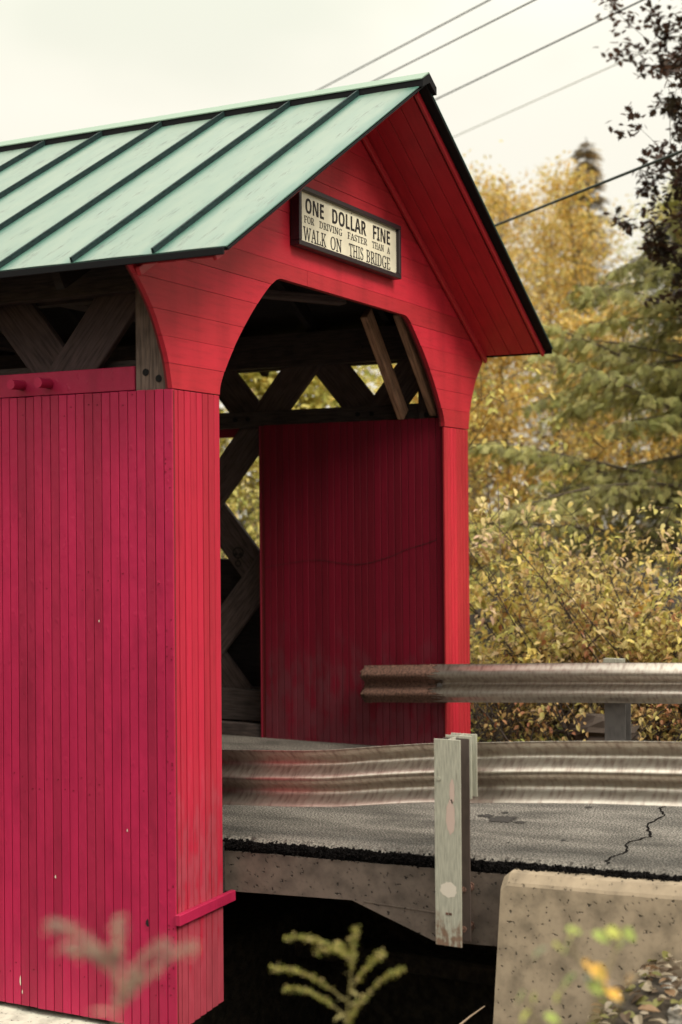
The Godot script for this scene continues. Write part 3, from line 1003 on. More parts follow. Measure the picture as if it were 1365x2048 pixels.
		for k in range(-8, 3):
			for dirn in [1.0, -1.0]:
				var xc: float = (-1.735 if dirn > 0 else -0.94) + 1.13 * k + shift
				var zz: float = mirror(-0.17 if (dirn > 0) == (s == 0) else -0.225, s)
				var y_lo := 0.15; var y_hi := 3.5
				var xa: float = xc + dirn * 0.85 * (y_lo - 2.91); var xb: float = xc + dirn * 0.85 * (y_hi - 2.91)
				# keep the plank within the bridge
				if xa > -0.2:
					y_lo += (xa + 0.2) / 0.85 * 1.0 if dirn < 0 else 0.0
				if xb > -0.2 and dirn > 0:
					y_hi -= (xb + 0.2) / 0.85
				if xa < -LEN + 0.2 and dirn > 0: y_lo += (-LEN + 0.2 - xa) / 0.85
				if xb < -LEN + 0.2 and dirn < 0: y_hi -= (-LEN + 0.2 - xb) / 0.85
				if y_hi - y_lo < 0.5: continue
				xa = xc + dirn * 0.85 * (y_lo - 2.91); xb = xc + dirn * 0.85 * (y_hi - 2.91)
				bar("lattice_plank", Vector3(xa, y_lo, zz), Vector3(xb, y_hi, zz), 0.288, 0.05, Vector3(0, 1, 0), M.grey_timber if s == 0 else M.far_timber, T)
		for c in [[3.235, 3.52, 0.0], [2.72, 2.86, 0.0], [0.15, 0.42, 0.0]]:
			for z in [-0.10, -0.295]:
				if z == -0.10 and c[0] == 2.72: continue
				var zc := mirror(z, s)
				slab("chord", Vector3(-LEN, c[0], zc - 0.045), Vector3(-0.26, c[1], zc + 0.045), M.timber, T)
		for x in [-0.862, -0.729, -1.94, -2.07]:
			rod("bolt", Vector3(x, 2.792, mirror(-0.337, s)), Vector3(x, 2.792, mirror(-0.352, s)), 0.02, M.hole, T)
			rod("bolt", Vector3(x + 0.02, 3.36, mirror(-0.337, s)), Vector3(x + 0.02, 3.36, mirror(-0.352, s)), 0.022, M.timber, T)
		# outside: painted chord with two pegs, corner post with bolt holes
		slab("painted_beam", Vector3(-LEN, 2.655, minf(mirror(-0.035, s), mirror(-0.13, s))), Vector3(-0.286, 2.795, maxf(mirror(-0.035, s), mirror(-0.13, s))), M.crimson, T)
		for x in [-1.105, -0.90]:
			rod("peg", Vector3(x, 2.725, mirror(-0.04, s)), Vector3(x, 2.722, mirror(0.075, s)), 0.030, M.crimson, T, 14)
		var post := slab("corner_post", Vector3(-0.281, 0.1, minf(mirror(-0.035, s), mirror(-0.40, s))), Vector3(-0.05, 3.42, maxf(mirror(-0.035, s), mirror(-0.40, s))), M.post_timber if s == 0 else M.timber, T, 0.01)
		for h in [[-0.205, 2.755], [-0.115, 2.715]]:
			for zf in [-0.0345, -0.4005]:
				var dz := 0.004 if zf > -0.2 else -0.004
				rod("bolt_hole", Vector3(h[0], h[1], mirror(zf, s)) - post.position, Vector3(h[0], h[1], mirror(zf + dz, s)) - post.position, 0.021, M.hole, post, 14)
		# kerb timbers at the foot
		slab("kerb_timber", Vector3(-LEN, 0.03, minf(mirror(-0.36, s), mirror(-0.46, s))), Vector3(-1.76, 0.14, maxf(mirror(-0.36, s), mirror(-0.46, s))), M.timber, T)

		# roof half: deck, panels with standing seams, eave trim
		var run := 0.4 - ZC
		var up := Vector3(0, 1, SLOPE * sg).normalized()          # normal of the slope
		var down := Vector3(0, -SLOPE, sg).normalized()           # down the slope
		var length := run * sqrt(1.0 + SLOPE * SLOPE)
		var ridge := Vector3(0, 3.335 + SLOPE * run, ZC)
		var basis := Basis(Vector3(1, 0, 0), up, Vector3(1, 0, 0).cross(up))
		if basis.z.dot(down) < 0: basis = Basis(Vector3(-1, 0, 0), up, Vector3(-1, 0, 0).cross(up))
		var deck := put("roof_slope", block(Vector3(LEN + 0.5, 0.028, length - 0.02), 0.0), M.dark_timber, B, Transform3D(basis, ridge + down * length * 0.5 - up * 0.026 + Vector3(-LEN * 0.5 + 0.25, 0, 0)))
		var inv := deck.transform.affine_inverse()
		var xk := 0.612
		var k2 := 0
		while xk > -LEN - 0.2:
			var xn := 0.15 - 0.545 * k2
			var st := begin()
			var a0 := ridge; var c0 := ridge + down * length
			var qa := Vector3(xk, 0, 0); var qb := Vector3(xn + 0.002, 0, 0)
			var bow := 0.004 * rng.randf_range(0.4, 1.2)
			var cols := 6
			for i in cols:
				var u0 := float(i) / cols; var u1 := float(i + 1) / cols
				var h0 := sin(u0 * PI) * bow; var h1 := sin(u1 * PI) * bow
				var xa := lerpf(xk, xn + 0.002, u0); var xb := lerpf(xk, xn + 0.002, u1)
				quad(st, a0 + Vector3(xa, 0, 0) + up * h0, a0 + Vector3(xb, 0, 0) + up * h1, c0 + Vector3(xb, 0, 0) + up * h1, c0 + Vector3(xa, 0, 0) + up * h0, up, Vector2(u0, 0), Vector2(u1, 0), Vector2(u1, 1), Vector2(u0, 1))
				quad(st, a0 + Vector3(xa, 0, 0) - up * 0.006, a0 + Vector3(xb, 0, 0) - up * 0.006, c0 + Vector3(xb, 0, 0) - up * 0.006, c0 + Vector3(xa, 0, 0) - up * 0.006, -up, Vector2(u0, 0), Vector2(u1, 0), Vector2(u1, 1), Vector2(u0, 1))
			quad(st, c0 + qa, c0 + qb, c0 + qb - up * 0.006, c0 + qa - up * 0.006, down)
			quad(st, a0 + qa, c0 + qa, c0 + qa - up * 0.006, a0 + qa - up * 0.006, Vector3(1, 0, 0))
			put("roof_panel", st.commit(), [M.roof, M.roof_worn][k2 % 2], deck, inv)
			if xn > -LEN:
				var sm := begin()
				# a seam: an upright fold, higher at the ridge, cut back at the eave
				var e0 := ridge + Vector3(xn, 0, 0); var e1 := ridge + Vector3(xn, 0, 0) + down * (length - 0.005)
				var prof := [Vector2(0.010, -0.002), Vector2(0.009, 0.010), Vector2(0.007, 0.037), Vector2(-0.007, 0.037), Vector2(-0.009, 0.010), Vector2(-0.010, -0.002)]
				for i in prof.size() - 1:
					var pa: Vector2 = prof[i]; var pb: Vector2 = prof[i + 1]
					var nn := (Vector3(1, 0, 0) * (pb.y - pa.y) + up * (pa.x - pb.x)).normalized()
					quad(sm, e0 + Vector3(pa.x, 0, 0) + up * pa.y, e0 + Vector3(pb.x, 0, 0) + up * pb.y, e1 + Vector3(pb.x, 0, 0) + up * pb.y * 0.8, e1 + Vector3(pa.x, 0, 0) + up * pa.y * 0.8, nn, Vector2(0, i * 0.02), Vector2(0, i * 0.02 + 0.02), Vector2(length, i * 0.02 + 0.02), Vector2(length, i * 0.02))
				for e in [[e0, -down, 1.0], [e1, down, 0.8]]:
					for i in range(1, prof.size() - 1):
						tri(sm, e[0] + Vector3(prof[0].x, 0, 0) + up * prof[0].y, e[0] + Vector3(prof[i].x, 0, 0) + up * prof[i].y * e[2], e[0] + Vector3(prof[i + 1].x, 0, 0) + up * prof[i + 1].y * e[2], e[1])
				put("seam", sm.commit(), M.seam, deck, inv)
			xk = xn - 0.002
			k2 += 1
		bar("eave_trim", Vector3(-LEN, 3.335, 0) + Vector3(0, -0.026, mirror(0.404, s)), Vector3(0.6, 3.335, 0) + Vector3(0, -0.026, mirror(0.404, s)), 0.038, 0.014, Vector3(0, 1, 0), M.dark_trim, B, 0.002)
		# overhang at the portal: black edge, red rake board, red soffit boards
		var top0 := ridge + down * 0.0; var top1 := ridge + down * (length - 0.01)
		bar("rake_trim", top0 + Vector3(0.577, 0, 0) - up * 0.022, top1 + Vector3(0.577, 0, 0) - up * 0.022, 0.014, 0.07, up, M.dark_trim, B, 0.002)
		bar("rake_board", top0 + Vector3(0.528, -0.045, 0) + down * 0.03, top1 + Vector3(0.528, -0.045, 0), 0.062, 0.024, up, M.red_trim, B, 0.003)
		var sof := put("soffit", block(Vector3(0.50, 0.006, length - 0.06), 0.0), M.red_back, B, Transform3D(basis, ridge + down * length * 0.5 - up * 0.048 + Vector3(0.262, 0, 0)))
		var sinv := sof.transform.affine_inverse()
		for i in 4:
			put("board", block(Vector3(0.121, 0.016, length - 0.075), 0.003), M.red, sof, sinv * Transform3D(basis, ridge + down * length * 0.5 - up * (0.060 + rng.randf() * 0.002) + Vector3(0.066 + i * 0.125, 0, 0)))
		bar("frieze_strip", ridge + Vector3(0.022, -0.125, 0), ridge + down * (length - 0.05) + Vector3(0.022, -0.105, 0), 0.05, 0.026, up, M.red_trim, B, 0.004)
		# rafters under the deck
		var xr := -0.6
		while xr > -LEN:
			bar("rafter", ridge + Vector3(xr, -0.13, 0) + down * 0.05, ridge + Vector3(xr, -0.13, 0) + down * (length - 0.15), 0.13, 0.06, up, M.dark_timber, B, 0.0)
			xr -= 0.75
		# the braces from the posts up to the first tie beam
		for b in [[-0.37, -3.98, 2.76, -3.30, 3.52], [-0.10, -4.02, 2.78, -3.32, 3.52]]:
			bar("knee_brace", Vector3(b[0] - 0.03, b[2], mirror(2.0 * ZC - b[1], s)), Vector3(b[0] - 0.03, b[4], mirror(2.0 * ZC - b[3], s)), 0.125, 0.06, Vector3(0, 0, 1), M.new_timber, B)

	# ridge cap with a closed end
	var rp := Vector3(0, 3.335 + SLOPE * (0.4 - ZC), ZC)
	var cap := begin()
	prism_x(cap, PackedVector2Array([Vector2(ZC - 0.118, rp.y - 0.075), Vector2(ZC - 0.118, rp.y - 0.022), Vector2(ZC, rp.y + 0.042), Vector2(ZC + 0.118, rp.y - 0.022), Vector2(ZC + 0.118, rp.y - 0.075), Vector2(ZC, rp.y - 0.02)]), -LEN - 0.05, 0.64)
	var ridge_cap := put("ridge_cap", cap.commit(), M.dark_trim, B)
	var sheet2 := begin()
	prism_x(sheet2, PackedVector2Array([Vector2(ZC - 0.124, rp.y - 0.026), Vector2(ZC - 0.124, rp.y - 0.018), Vector2(ZC, rp.y + 0.055), Vector2(ZC + 0.124, rp.y - 0.018), Vector2(ZC + 0.124, rp.y - 0.026), Vector2(ZC, rp.y + 0.045)]), -LEN - 0.05, 0.635)
	put("cap_sheet", sheet2.commit(), M.cap_green, ridge_cap)

	# tie beams and lateral braces overhead, floor, the trim strip low on the near pillar
	for x in [-0.16, -2.2, -4.4, -6.6, -8.8]:
		slab("tie_beam", Vector3(x - 0.075, 3.525, -4.10), Vector3(x + 0.075, 3.665, -0.31), M.timber, B)
	bar("lateral_brace", Vector3(-1.02, 3.478, -0.85), Vector3(-0.16, 3.478, -2.44), 0.055, 0.10, Vector3(0, 1, 0), M.grey_timber, B)
	bar("lateral_brace", Vector3(-2.3, 3.585, -0.45), Vector3(-4.25, 3.585, -3.95), 0.10, 0.09, Vector3(0, 1, 0), M.timber, B)
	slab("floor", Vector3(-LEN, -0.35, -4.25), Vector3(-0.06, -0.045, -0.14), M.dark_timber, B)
	put("batten", block(Vector3(0.034, 0.062, 0.60), 0.003), M.crimson, B, Transform3D(Basis(Vector3(1, 0, 0), 0.012), Vector3(0.019, -0.352, -0.285)))

	# scrawled lines on the far lining, and a small skull drawn on a plank behind it
	for pts in [[Vector2(-1.70, 1.50), Vector2(-1.45, 1.54), Vector2(-1.2, 1.565), Vector2(-1.0, 1.545), Vector2(-0.85, 1.53), Vector2(-0.7, 1.545), Vector2(-0.5, 1.60), Vector2(-0.36, 1.655), Vector2(-0.2, 1.70), Vector2(-0.09, 1.735)]]:
		var cv := smooth_pts(pts, 6)
		var p3 := PackedVector3Array()
		for q in cv: p3.append(Vector3(q.x, q.y, 2.0 * ZC + 0.4725))
		var st := begin()
		tube(st, p3, taper(p3.size(), 0.0012, 0.0022), 5)
		put("scrawled_line", st.commit(), M.ink, B)
	var sk := begin()
	var o := Vector3(-2.105, 1.585, 2.0 * ZC + 0.2535)
	for part in [[0.0, 0.035, 0.058, 0.052, 0.012], [0.0, -0.06, 0.032, 0.030, 0.010]]:
		for k in 20:                                                  # outline rings of the head and the jaw
			var a := TAU * k / 20; var b := TAU * (k + 1) / 20
			var ca := Vector3(cos(a), sin(a), 0); var cb := Vector3(cos(b), sin(b), 0)
			var c := o + Vector3(part[0], part[1], 0)
			var sc := Vector3(part[2], part[3], 0)
			quad(sk, c + ca * sc, c + cb * sc, c + cb * (sc - Vector3(part[4], part[4], 0)), c + ca * (sc - Vector3(part[4], part[4], 0)), Vector3(0, 0, 1))
	for eye in [-0.026, 0.026]:
		for k in 10:
			tri(sk, o + Vector3(eye, 0.02, 0), o + Vector3(eye + cos(TAU * k / 10) * 0.017, 0.02 + sin(TAU * k / 10) * 0.017, 0), o + Vector3(eye + cos(TAU * (k + 1) / 10) * 0.017, 0.02 + sin(TAU * (k + 1) / 10) * 0.017, 0), Vector3(0, 0, 1))
	tri(sk, o + Vector3(0, -0.004, 0), o + Vector3(-0.009, -0.025, 0), o + Vector3(0.009, -0.025, 0), Vector3(0, 0, 1))
	put("skull_drawing", sk.commit(), M.ink, B)

func thing_part(called: String, parent: Node3D) -> Node3D:
	var o := Node3D.new()
	o.name = called
	parent.add_child(o, true)
	return o

# ---------------------------------------------------------------- the sign
func build_sign() -> void:
	rng.seed = 103
	var S := thing("bridge_sign", "white framed sign with black lettering fixed to the red gable", "sign")
	var y0 := 3.722; var y1 := 4.052; var z0 := -1.405; var z1 := -2.905
	slab("sign_board", Vector3(0.006, y0 - 0.01, z1 - 0.01), Vector3(0.050, y1 + 0.01, z0 + 0.01), M.sign_board, S, 0.001)
	var fw := 0.034
	slab("frame", Vector3(0.006, y1, z1 - fw), Vector3(0.078, y1 + fw, z0 + fw), M.sign_frame, S, 0.004)
	slab("frame", Vector3(0.006, y0 - fw, z1 - fw), Vector3(0.078, y0, z0 + fw), M.sign_frame, S, 0.004)
	slab("frame", Vector3(0.006, y0, z0), Vector3(0.0775, y1, z0 + fw), M.sign_frame, S, 0.004)
	slab("frame", Vector3(0.006, y0, z1 - fw), Vector3(0.0775, y1, z1), M.sign_frame, S, 0.004)
	var sans := SystemFont.new(); sans.font_names = PackedStringArray(["Droid Sans"]); sans.font_weight = 700
	var serif := SystemFont.new(); serif.font_names = PackedStringArray(["Droid Serif"]); serif.font_weight = 400
	var bold := SystemFont.new(); bold.font_names = PackedStringArray(["Droid Serif"]); bold.font_weight = 700
	# word, font, from z, to z, bottom y, top y
	for w in [["ONE", sans, -1.500, -1.757, 3.921, 4.021], ["DOLLAR", sans, -1.880, -2.400, 3.921, 4.021], ["FINE", sans, -2.513, -2.797, 3.921, 4.021],
			["FOR", serif, -1.480, -1.618, 3.855, 3.902], ["DRIVING", serif, -1.692, -2.025, 3.855, 3.902], ["FASTER", serif, -2.108, -2.415, 3.855, 3.902], ["THAN", serif, -2.496, -2.690, 3.855, 3.902], ["A", serif, -2.747, -2.793, 3.855, 3.902],
			["WALK", serif, -1.466, -1.788, 3.738, 3.828], ["ON", serif, -1.852, -2.016, 3.738, 3.828], ["THIS", serif, -2.128, -2.350, 3.738, 3.828], ["BRIDGE", serif, -2.400, -2.795, 3.738, 3.828]]:
		var tm := TextMesh.new()
		tm.text = w[0]
		tm.font = w[1]
		tm.font_size = 64
		tm.pixel_size = 0.002
		tm.depth = 0.002
		tm.curve_step = 1.5
		var b := tm.get_aabb()
		var sx: float = (w[2] - w[3]) / b.size.x
		var sy: float = (w[5] - w[4]) / b.size.y
		var xf := Transform3D(Basis(Vector3(0, 0, -1) * sx, Vector3(0, 1, 0) * sy, Vector3(1, 0, 0)), Vector3.ZERO)
		xf.origin = Vector3(0.0512, w[4], w[2]) - xf.basis * Vector3(b.position.x, b.position.y, 0)
		put("lettering", tm, M.ink, S, xf)
	for p in [[y1 - 0.012, -2.17], [y1 - 0.012, -2.895], [y0 + 0.012, -1.76], [y0 + 0.012, -2.165], [y0 + 0.012, -2.895]]:
		rod("nail", Vector3(0.049, p[0], p[1]), Vector3(0.0525, p[0], p[1]), 0.005, M.rust, S, 8)

# ---------------------------------------------------------------- concrete
func build_concrete() -> void:
	rng.seed = 104
	# approach slab: its side shows a flat soffit that drops to a haunch
	var prof := [Vector2(-0.35, -0.335), Vector2(-0.05, -0.338), Vector2(0.80, -0.300), Vector2(1.315, -0.470), Vector2(1.72, -0.452), Vector2(6.0, -0.40)]
	var S := thing("approach_slab", "stained concrete slab with a sloping haunch under the asphalt edge", "concrete slab")
	var st := begin()
	for i in prof.size() - 1:
		var a: Vector2 = prof[i]; var b: Vector2 = prof[i + 1]
		var ta := road_y(a.x, -0.64) - 0.082; var tb := road_y(b.x, -0.64) - 0.082
		for zf in [[-0.615, 1.0], [-4.05, -1.0]]:
			quad(st, Vector3(a.x, a.y, zf[0]), Vector3(b.x, b.y, zf[0]), Vector3(b.x, tb, zf[0]), Vector3(a.x, ta, zf[0]), Vector3(0, 0, zf[1]))
		quad(st, Vector3(a.x, a.y, -0.615), Vector3(b.x, b.y, -0.615), Vector3(b.x, b.y, -4.05), Vector3(a.x, a.y, -4.05), Vector3(0, -1, 0))
		quad(st, Vector3(a.x, ta, -0.615), Vector3(b.x, tb, -0.615), Vector3(b.x, tb, -4.05), Vector3(a.x, ta, -4.05), Vector3.UP)
	quad(st, Vector3(-0.35, -0.335, -0.615), Vector3(-0.35, -0.1, -0.615), Vector3(-0.35, -0.1, -4.05), Vector3(-0.35, -0.335, -4.05), Vector3(-1, 0, 0))
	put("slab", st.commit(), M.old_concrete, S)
	bar("form_line", Vector3(0.88, -0.298, -0.614), Vector3(1.40, -0.312, -0.614), 0.006, 0.006, Vector3(0, 1, 0), M.old_concrete, S, 0.0)
	# earth-dark abutment walls round the gap; the back one is added to keep light out
	var A := thing("stone_abutment", "dark abutment walls in the shadow below the road slab, back one added to block light", "abutment")
	slab("added_back_wall", Vector3(-3.0, -3.2, -4.0), Vector3(3.0, -0.48, -3.2), M.earth, A, 0.02)
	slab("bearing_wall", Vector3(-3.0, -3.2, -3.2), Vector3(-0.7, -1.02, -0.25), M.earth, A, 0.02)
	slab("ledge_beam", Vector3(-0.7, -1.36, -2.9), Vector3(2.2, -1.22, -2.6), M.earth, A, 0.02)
	# pale ledge under the near wall
	var L := thing("concrete_ledge", "pale concrete ledge under the bottom edge of the red wall", "ledge")
	var le := begin()
	var f := FastNoiseLite.new(); f.seed = 3; f.frequency = 2.5
	var nx := 40; var nz := 8
	var pt := func(i: int, j: int) -> Vector3:
		var x := -6.0 + 5.72 * i / nx; var z := -0.25 + 0.95 * j / nz
		return Vector3(x, -1.035 + f.get_noise_2d(x, z) * 0.02 - 0.05 * smoothstep(0.6, 1.0, float(j) / nz), z)
	for i in nx:
		for j in nz:
			var a: Vector3 = pt.call(i, j); var b: Vector3 = pt.call(i + 1, j); var c: Vector3 = pt.call(i + 1, j + 1); var d: Vector3 = pt.call(i, j + 1)
			var n := (b - a).cross(d - a).normalized()
			quad(le, a, b, c, d, n if n.y > 0 else -n)
		var a: Vector3 = pt.call(i, nz); var b: Vector3 = pt.call(i + 1, nz)
		quad(le, a, b, b + Vector3(0, -0.9, 0.03), a + Vector3(0, -0.9, 0.03), Vector3(0, 0, 1))
	for j in nz:
		var a: Vector3 = pt.call(nx, j); var b: Vector3 = pt.call(nx, j + 1)
		quad(le, a, b, b + Vector3(0, -0.9, 0), a + Vector3(0, -0.9, 0), Vector3(1, 0, 0))
	put("ledge_top", le.commit(), M.pale_concrete, L)

	# the block at the lower right: chamfered top edges, left end leaning slightly
	var W := thing("concrete_barrier_block", "pitted tan concrete block with chamfered top beside the road edge", "concrete block")
	var bl := begin()
	var e := FastNoiseLite.new(); e.seed = 18; e.frequency = 3.0
	var n := 34
	var section := func(x: float) -> Array:
		var t := -0.018 + (x - 1.77) * 0.026
		var w := e.get_noise_1d(x) * 0.006
		var lean := 0.0
		return [Vector3(x, -1.9, -0.43), Vector3(x, t - 0.062 + w, -0.495), Vector3(x, t - 0.045 + w, -0.503), Vector3(x, t - 0.004 + w, -0.545), Vector3(x, t + w, -0.56), Vector3(x, t + 0.004 + w, -0.78), Vector3(x, t - 0.01, -0.80), Vector3(x, -1.9, -0.80)]
	var xs := []
	for i in n + 1: xs.append(1.80 + 5.0 * pow(float(i) / n, 1.5))
	var rows := []
	for i in xs.size(): rows.append(section.call(xs[i]))
	# the end face is chamfered too: a smaller section pulled in
	var endc := []
	for p in rows[0]:
		var q: Vector3 = p
		q.x = 1.765 - (-0.05 - minf(p.y, -0.05)) * 0.055
		if p.y > -1.0: q.y = p.y - 0.028
		endc.append(q)
	for i in rows[0].size():
		var q: Vector3 = rows[0][i]
		if q.y < -1.0:
			q.x = 1.80 - 1.85 * 0.055; rows[0][i] = q
	rows.push_front(endc)
	for i in rows.size() - 1:
		for k in rows[i].size() - 1:
			var a: Vector3 = rows[i][k]; var b: Vector3 = rows[i + 1][k]; var c: Vector3 = rows[i + 1][k + 1]; var d: Vector3 = rows[i][k + 1]
			var nn := (b - a).cross(d - a).normalized()
			var want: Vector3 = [Vector3(0, 0, 1), Vector3(0, 0.5, 1), Vector3(0, 1, 1), Vector3(0, 1, 0.5), Vector3.UP, Vector3(0, 1, -1), Vector3(0, 0, -1)][k]
			quad(bl, a, b, c, d, nn if nn.dot(want) > 0 else -nn)
	for k in range(1, endc.size() - 1):
		tri(bl, endc[0], endc[k], endc[k + 1], Vector3(-1, 0.05, 0).normalized())
	put("block", bl.commit(), M.concrete, W)

# ---------------------------------------------------------------- guard rails
func rail_sweep(xs: Array, top: Curve2D, height: float, z0: float, towards: float, m: Material, called: String, owner_: Node3D, ragged := 0.0, dents := 0.0) -> MeshInstance3D:
	# corrugated rail; the two ribs stand out by 8 cm in the direction towards
	var rib := [Vector2(0.0, 0.004), Vector2(0.035, 0.012), Vector2(0.10, 0.040), Vector2(0.16, 0.068), Vector2(0.21, 0.081), Vector2(0.25, 0.084), Vector2(0.29, 0.081), Vector2(0.34, 0.064), Vector2(0.41, 0.026), Vector2(0.46, 0.006), Vector2(0.5, 0.0), Vector2(0.54, 0.006), Vector2(0.59, 0.026), Vector2(0.66, 0.064), Vector2(0.71, 0.081), Vector2(0.75, 0.084), Vector2(0.79, 0.081), Vector2(0.84, 0.068), Vector2(0.90, 0.040), Vector2(0.965, 0.012), Vector2(1.0, 0.004)]
	var prof := smooth_pts(rib, 2)
	var f := FastNoiseLite.new(); f.seed = 40; f.frequency = 1.1
	var g := FastNoiseLite.new(); g.seed = 41; g.frequency = 16.0
	var st := begin()
	st.set_smooth_group(0)
	var cols := prof.size()
	for side in 2:
		for i in xs.size():
			for k in cols:
				var x: float = xs[i]
				var y := 0.0
				y = top.sample_baked(0.0).y
				for q in top.point_count - 1:
					var pa := top.get_point_position(q); var pb := top.get_point_position(q + 1)
					if x >= pa.x and (x <= pb.x or q == top.point_count - 2):
						var t := (x - pa.x) / (pb.x - pa.x)
						y = lerpf(pa.y, pb.y, t)
				var z := z0 + towards * prof[k].y + f.get_noise_2d(x, prof[k].x * 0.8) * dents
				if ragged > 0.0 and i == 0: x += ragged * absf(g.get_noise_1d(prof[k].x * 2.0)) + (0.05 if prof[k].x > 0.55 else 0.0)
				if ragged > 0.0 and i >= xs.size() - 3: x += 0.22 * g.get_noise_1d(prof[k].x * 1.1 + 30.0) * (i - xs.size() + 4) / 3.0
				if ragged > 0.0 and i < 4 and prof[k].x > 0.95: y += 0.02 * absf(g.get_noise_2d(x * 2.0, 7.0))
				y -= prof[k].x * height + f.get_noise_2d(x * 0.8, 3.0 + prof[k].x) * dents * 0.5
				st.set_uv(Vector2(x, prof[k].x * 0.45))
				st.add_vertex(Vector3(x, y, z - towards * 0.004 * side))
	var n: int = xs.size() * cols
	for side in 2:
		for i in xs.size() - 1:
			for k in cols - 1:
				var a: int = side * n + i * cols + k
				var order := [a, a + cols, a + 1, a + 1, a + cols, a + cols + 1]
				if (side == 1) != (towards < 0): order.reverse()
				for q in order: st.add_index(q)
	for i in xs.size() - 1:
		for k in [0, cols - 1]:
			var a: int = i * cols + k
			for q in [a, a + cols, a + n, a + cols, a + cols + n, a + n]: st.add_index(q)
	st.generate_normals()
	return put(called, st.commit(), m, owner_)

func curve2(pts: Array) -> Curve2D:
	var c := Curve2D.new()
	for p in smooth_pts(pts, 6): c.add_point(p)
	return c

func spread_x(a: float, b: float, n: int) -> Array:
	var out := []
	for i in n + 1: out.append(lerpf(a, b, float(i) / n))
	return out

func build_near_rail() -> void:
	rng.seed = 105
	var R := thing("guard_rail", "near weathered steel guard rail seen from behind with one post", "guard rail")
	var top := curve2([Vector2(-0.6, 0.475), Vector2(-0.14, 0.496), Vector2(0.3, 0.52), Vector2(0.593, 0.542), Vector2(0.75, 0.560), Vector2(0.95, 0.586), Vector2(1.256, 0.622), Vector2(1.472, 0.640), Vector2(2.0, 0.682), Vector2(2.69, 0.722), Vector2(4.0, 0.78), Vector2(9.0, 0.95)])
	rail_sweep(spread_x(-0.55, 1.46, 90), top, 0.336, -0.695, -1.0, M.rail, "rail", R, 0.0, 0.005)
	rail_sweep(spread_x(1.42, 7.0, 160), top, 0.338, -0.688, -1.0, M.rail, "rail", R, 0.0, 0.006)
	# the steel post: two flanges and a web, bolted to the slab
	put("post", ibeam(0.155, 0.125, 1.12, false), M.zinc, R, Transform3D(Basis(), Vector3(1.4975, 0.14, -0.4625)))
	slab("rear_flange", Vector3(1.42, -0.42, -0.533), Vector3(1.575, 0.69, -0.526), M.dark_post, R, 0.0015)
	put("blockout", ibeam(0.155, 0.085, 0.345), M.zinc, R, Transform3D(Basis(), Vector3(1.510, 0.532, -0.572)))
	for y in [-0.14, -0.355]:
		rod("spacer", Vector3(1.535, y, -0.52), Vector3(1.535, y, -0.62), 0.017, M.rust, R, 12)
		for k in 3:
			rod("nut", Vector3(1.535, y, -0.545 - k * 0.03), Vector3(1.535, y, -0.558 - k * 0.03), 0.030, M.rust, R, 6)
	rod("bolt", Vector3(1.448, 0.485, -0.398), Vector3(1.448, 0.485, -0.392), 0.011, M.zinc, R, 12)
	for c in [[1.515, 0.28, 0.028, 0.10, "red_scuff"], [1.525, 0.42, 0.016, 0.07, "red_scuff"], [1.500, -0.115, 0.052, 0.045, "pale_scuff"]]:
		var cm := begin()
		for k in 24:
			var a := TAU * k / 24; var b := TAU * (k + 1) / 24
			var ra := 0.85 + 0.2 * fmod(k * 0.377, 1.0); var rb := 0.85 + 0.2 * fmod(((k + 1) % 24) * 0.377, 1.0)
			tri(cm, Vector3.ZERO, Vector3(cos(a) * c[2] * ra, sin(a) * c[3] * ra, 0), Vector3(cos(b) * c[2] * rb, sin(b) * c[3] * rb, 0), Vector3(0, 0, 1))
		put("scuff_mark", cm.commit(), M[c[4]], R, Transform3D(Basis(), Vector3(c[0], c[1], -0.3992)))
	for x in [1.49, 1.51]:
		put("stamped_plate", block(Vector3(0.016, 0.013, 0.002), 0.0005), M.rust, R, Transform3D(Basis(), Vector3(x, -0.245, -0.3985)))

func ibeam(w: float, d: float, h: float, both := true) -> ArrayMesh:
	var st := begin()
	var t := 0.007
	block_into(st, Vector3(w, h, t), 0.0015, Transform3D(Basis(), Vector3(0, 0, d * 0.5 - t * 0.5)))
	if both: block_into(st, Vector3(w, h, t), 0.0015, Transform3D(Basis(), Vector3(0, 0, -d * 0.5 + t * 0.5)))
	block_into(st, Vector3(t, h - 0.004, d - t * 2.0 + 0.002), 0.0, Transform3D(Basis(), Vector3(0, 0, 0)))
	return st.commit()

func build_far_rail() -> void:
	rng.seed = 106
	var R := thing("guard_rail", "far guard rail with a rusted torn end inside the portal", "guard rail")
	var top := curve2([Vector2(-0.8, 0.700), Vector2(-0.4, 0.722), Vector2(0.115, 0.746), Vector2(1.0, 0.788), Vector2(1.94, 0.826), Vector2(4.0, 0.89), Vector2(9.0, 1.05)])
	rail_sweep(spread_x(-0.20, 7.0, 120), top, 0.305, -3.82, 1.0, M.rail, "rail", R, 0.0, 0.004)
	rail_sweep(spread_x(-0.705, -0.05, 40), top, 0.307, -3.8165, 1.0, M.rust, "rusted_end", R, 0.10, 0.012)
	for x in [-0.61, -0.36]:
		rod("bolt_hole", Vector3(x, 0.695 + x * 0.02, -3.799), Vector3(x, 0.695 + x * 0.02, -3.790), 0.012, M.hole, R, 10)
	for x in [-0.02, 1.42, 3.2]:
		rod("bolt", Vector3(x, road_y(x, -3.8) + 0.545, -3.822), Vector3(x, road_y(x, -3.8) + 0.545, -3.80), 0.021, M.post_grey, R, 12)
	for x in [1.385, 3.25, 5.1]:
		put("post", ibeam(0.165, 0.15, 1.25), M.post_grey, R, Transform3D(Basis(), Vector3(x, 0.08, -3.985)))
		put("blockout", ibeam(0.155, 0.06, 0.33), M.zinc, R, Transform3D(Basis(), Vector3(x + 0.01, 0.668, -3.868)))

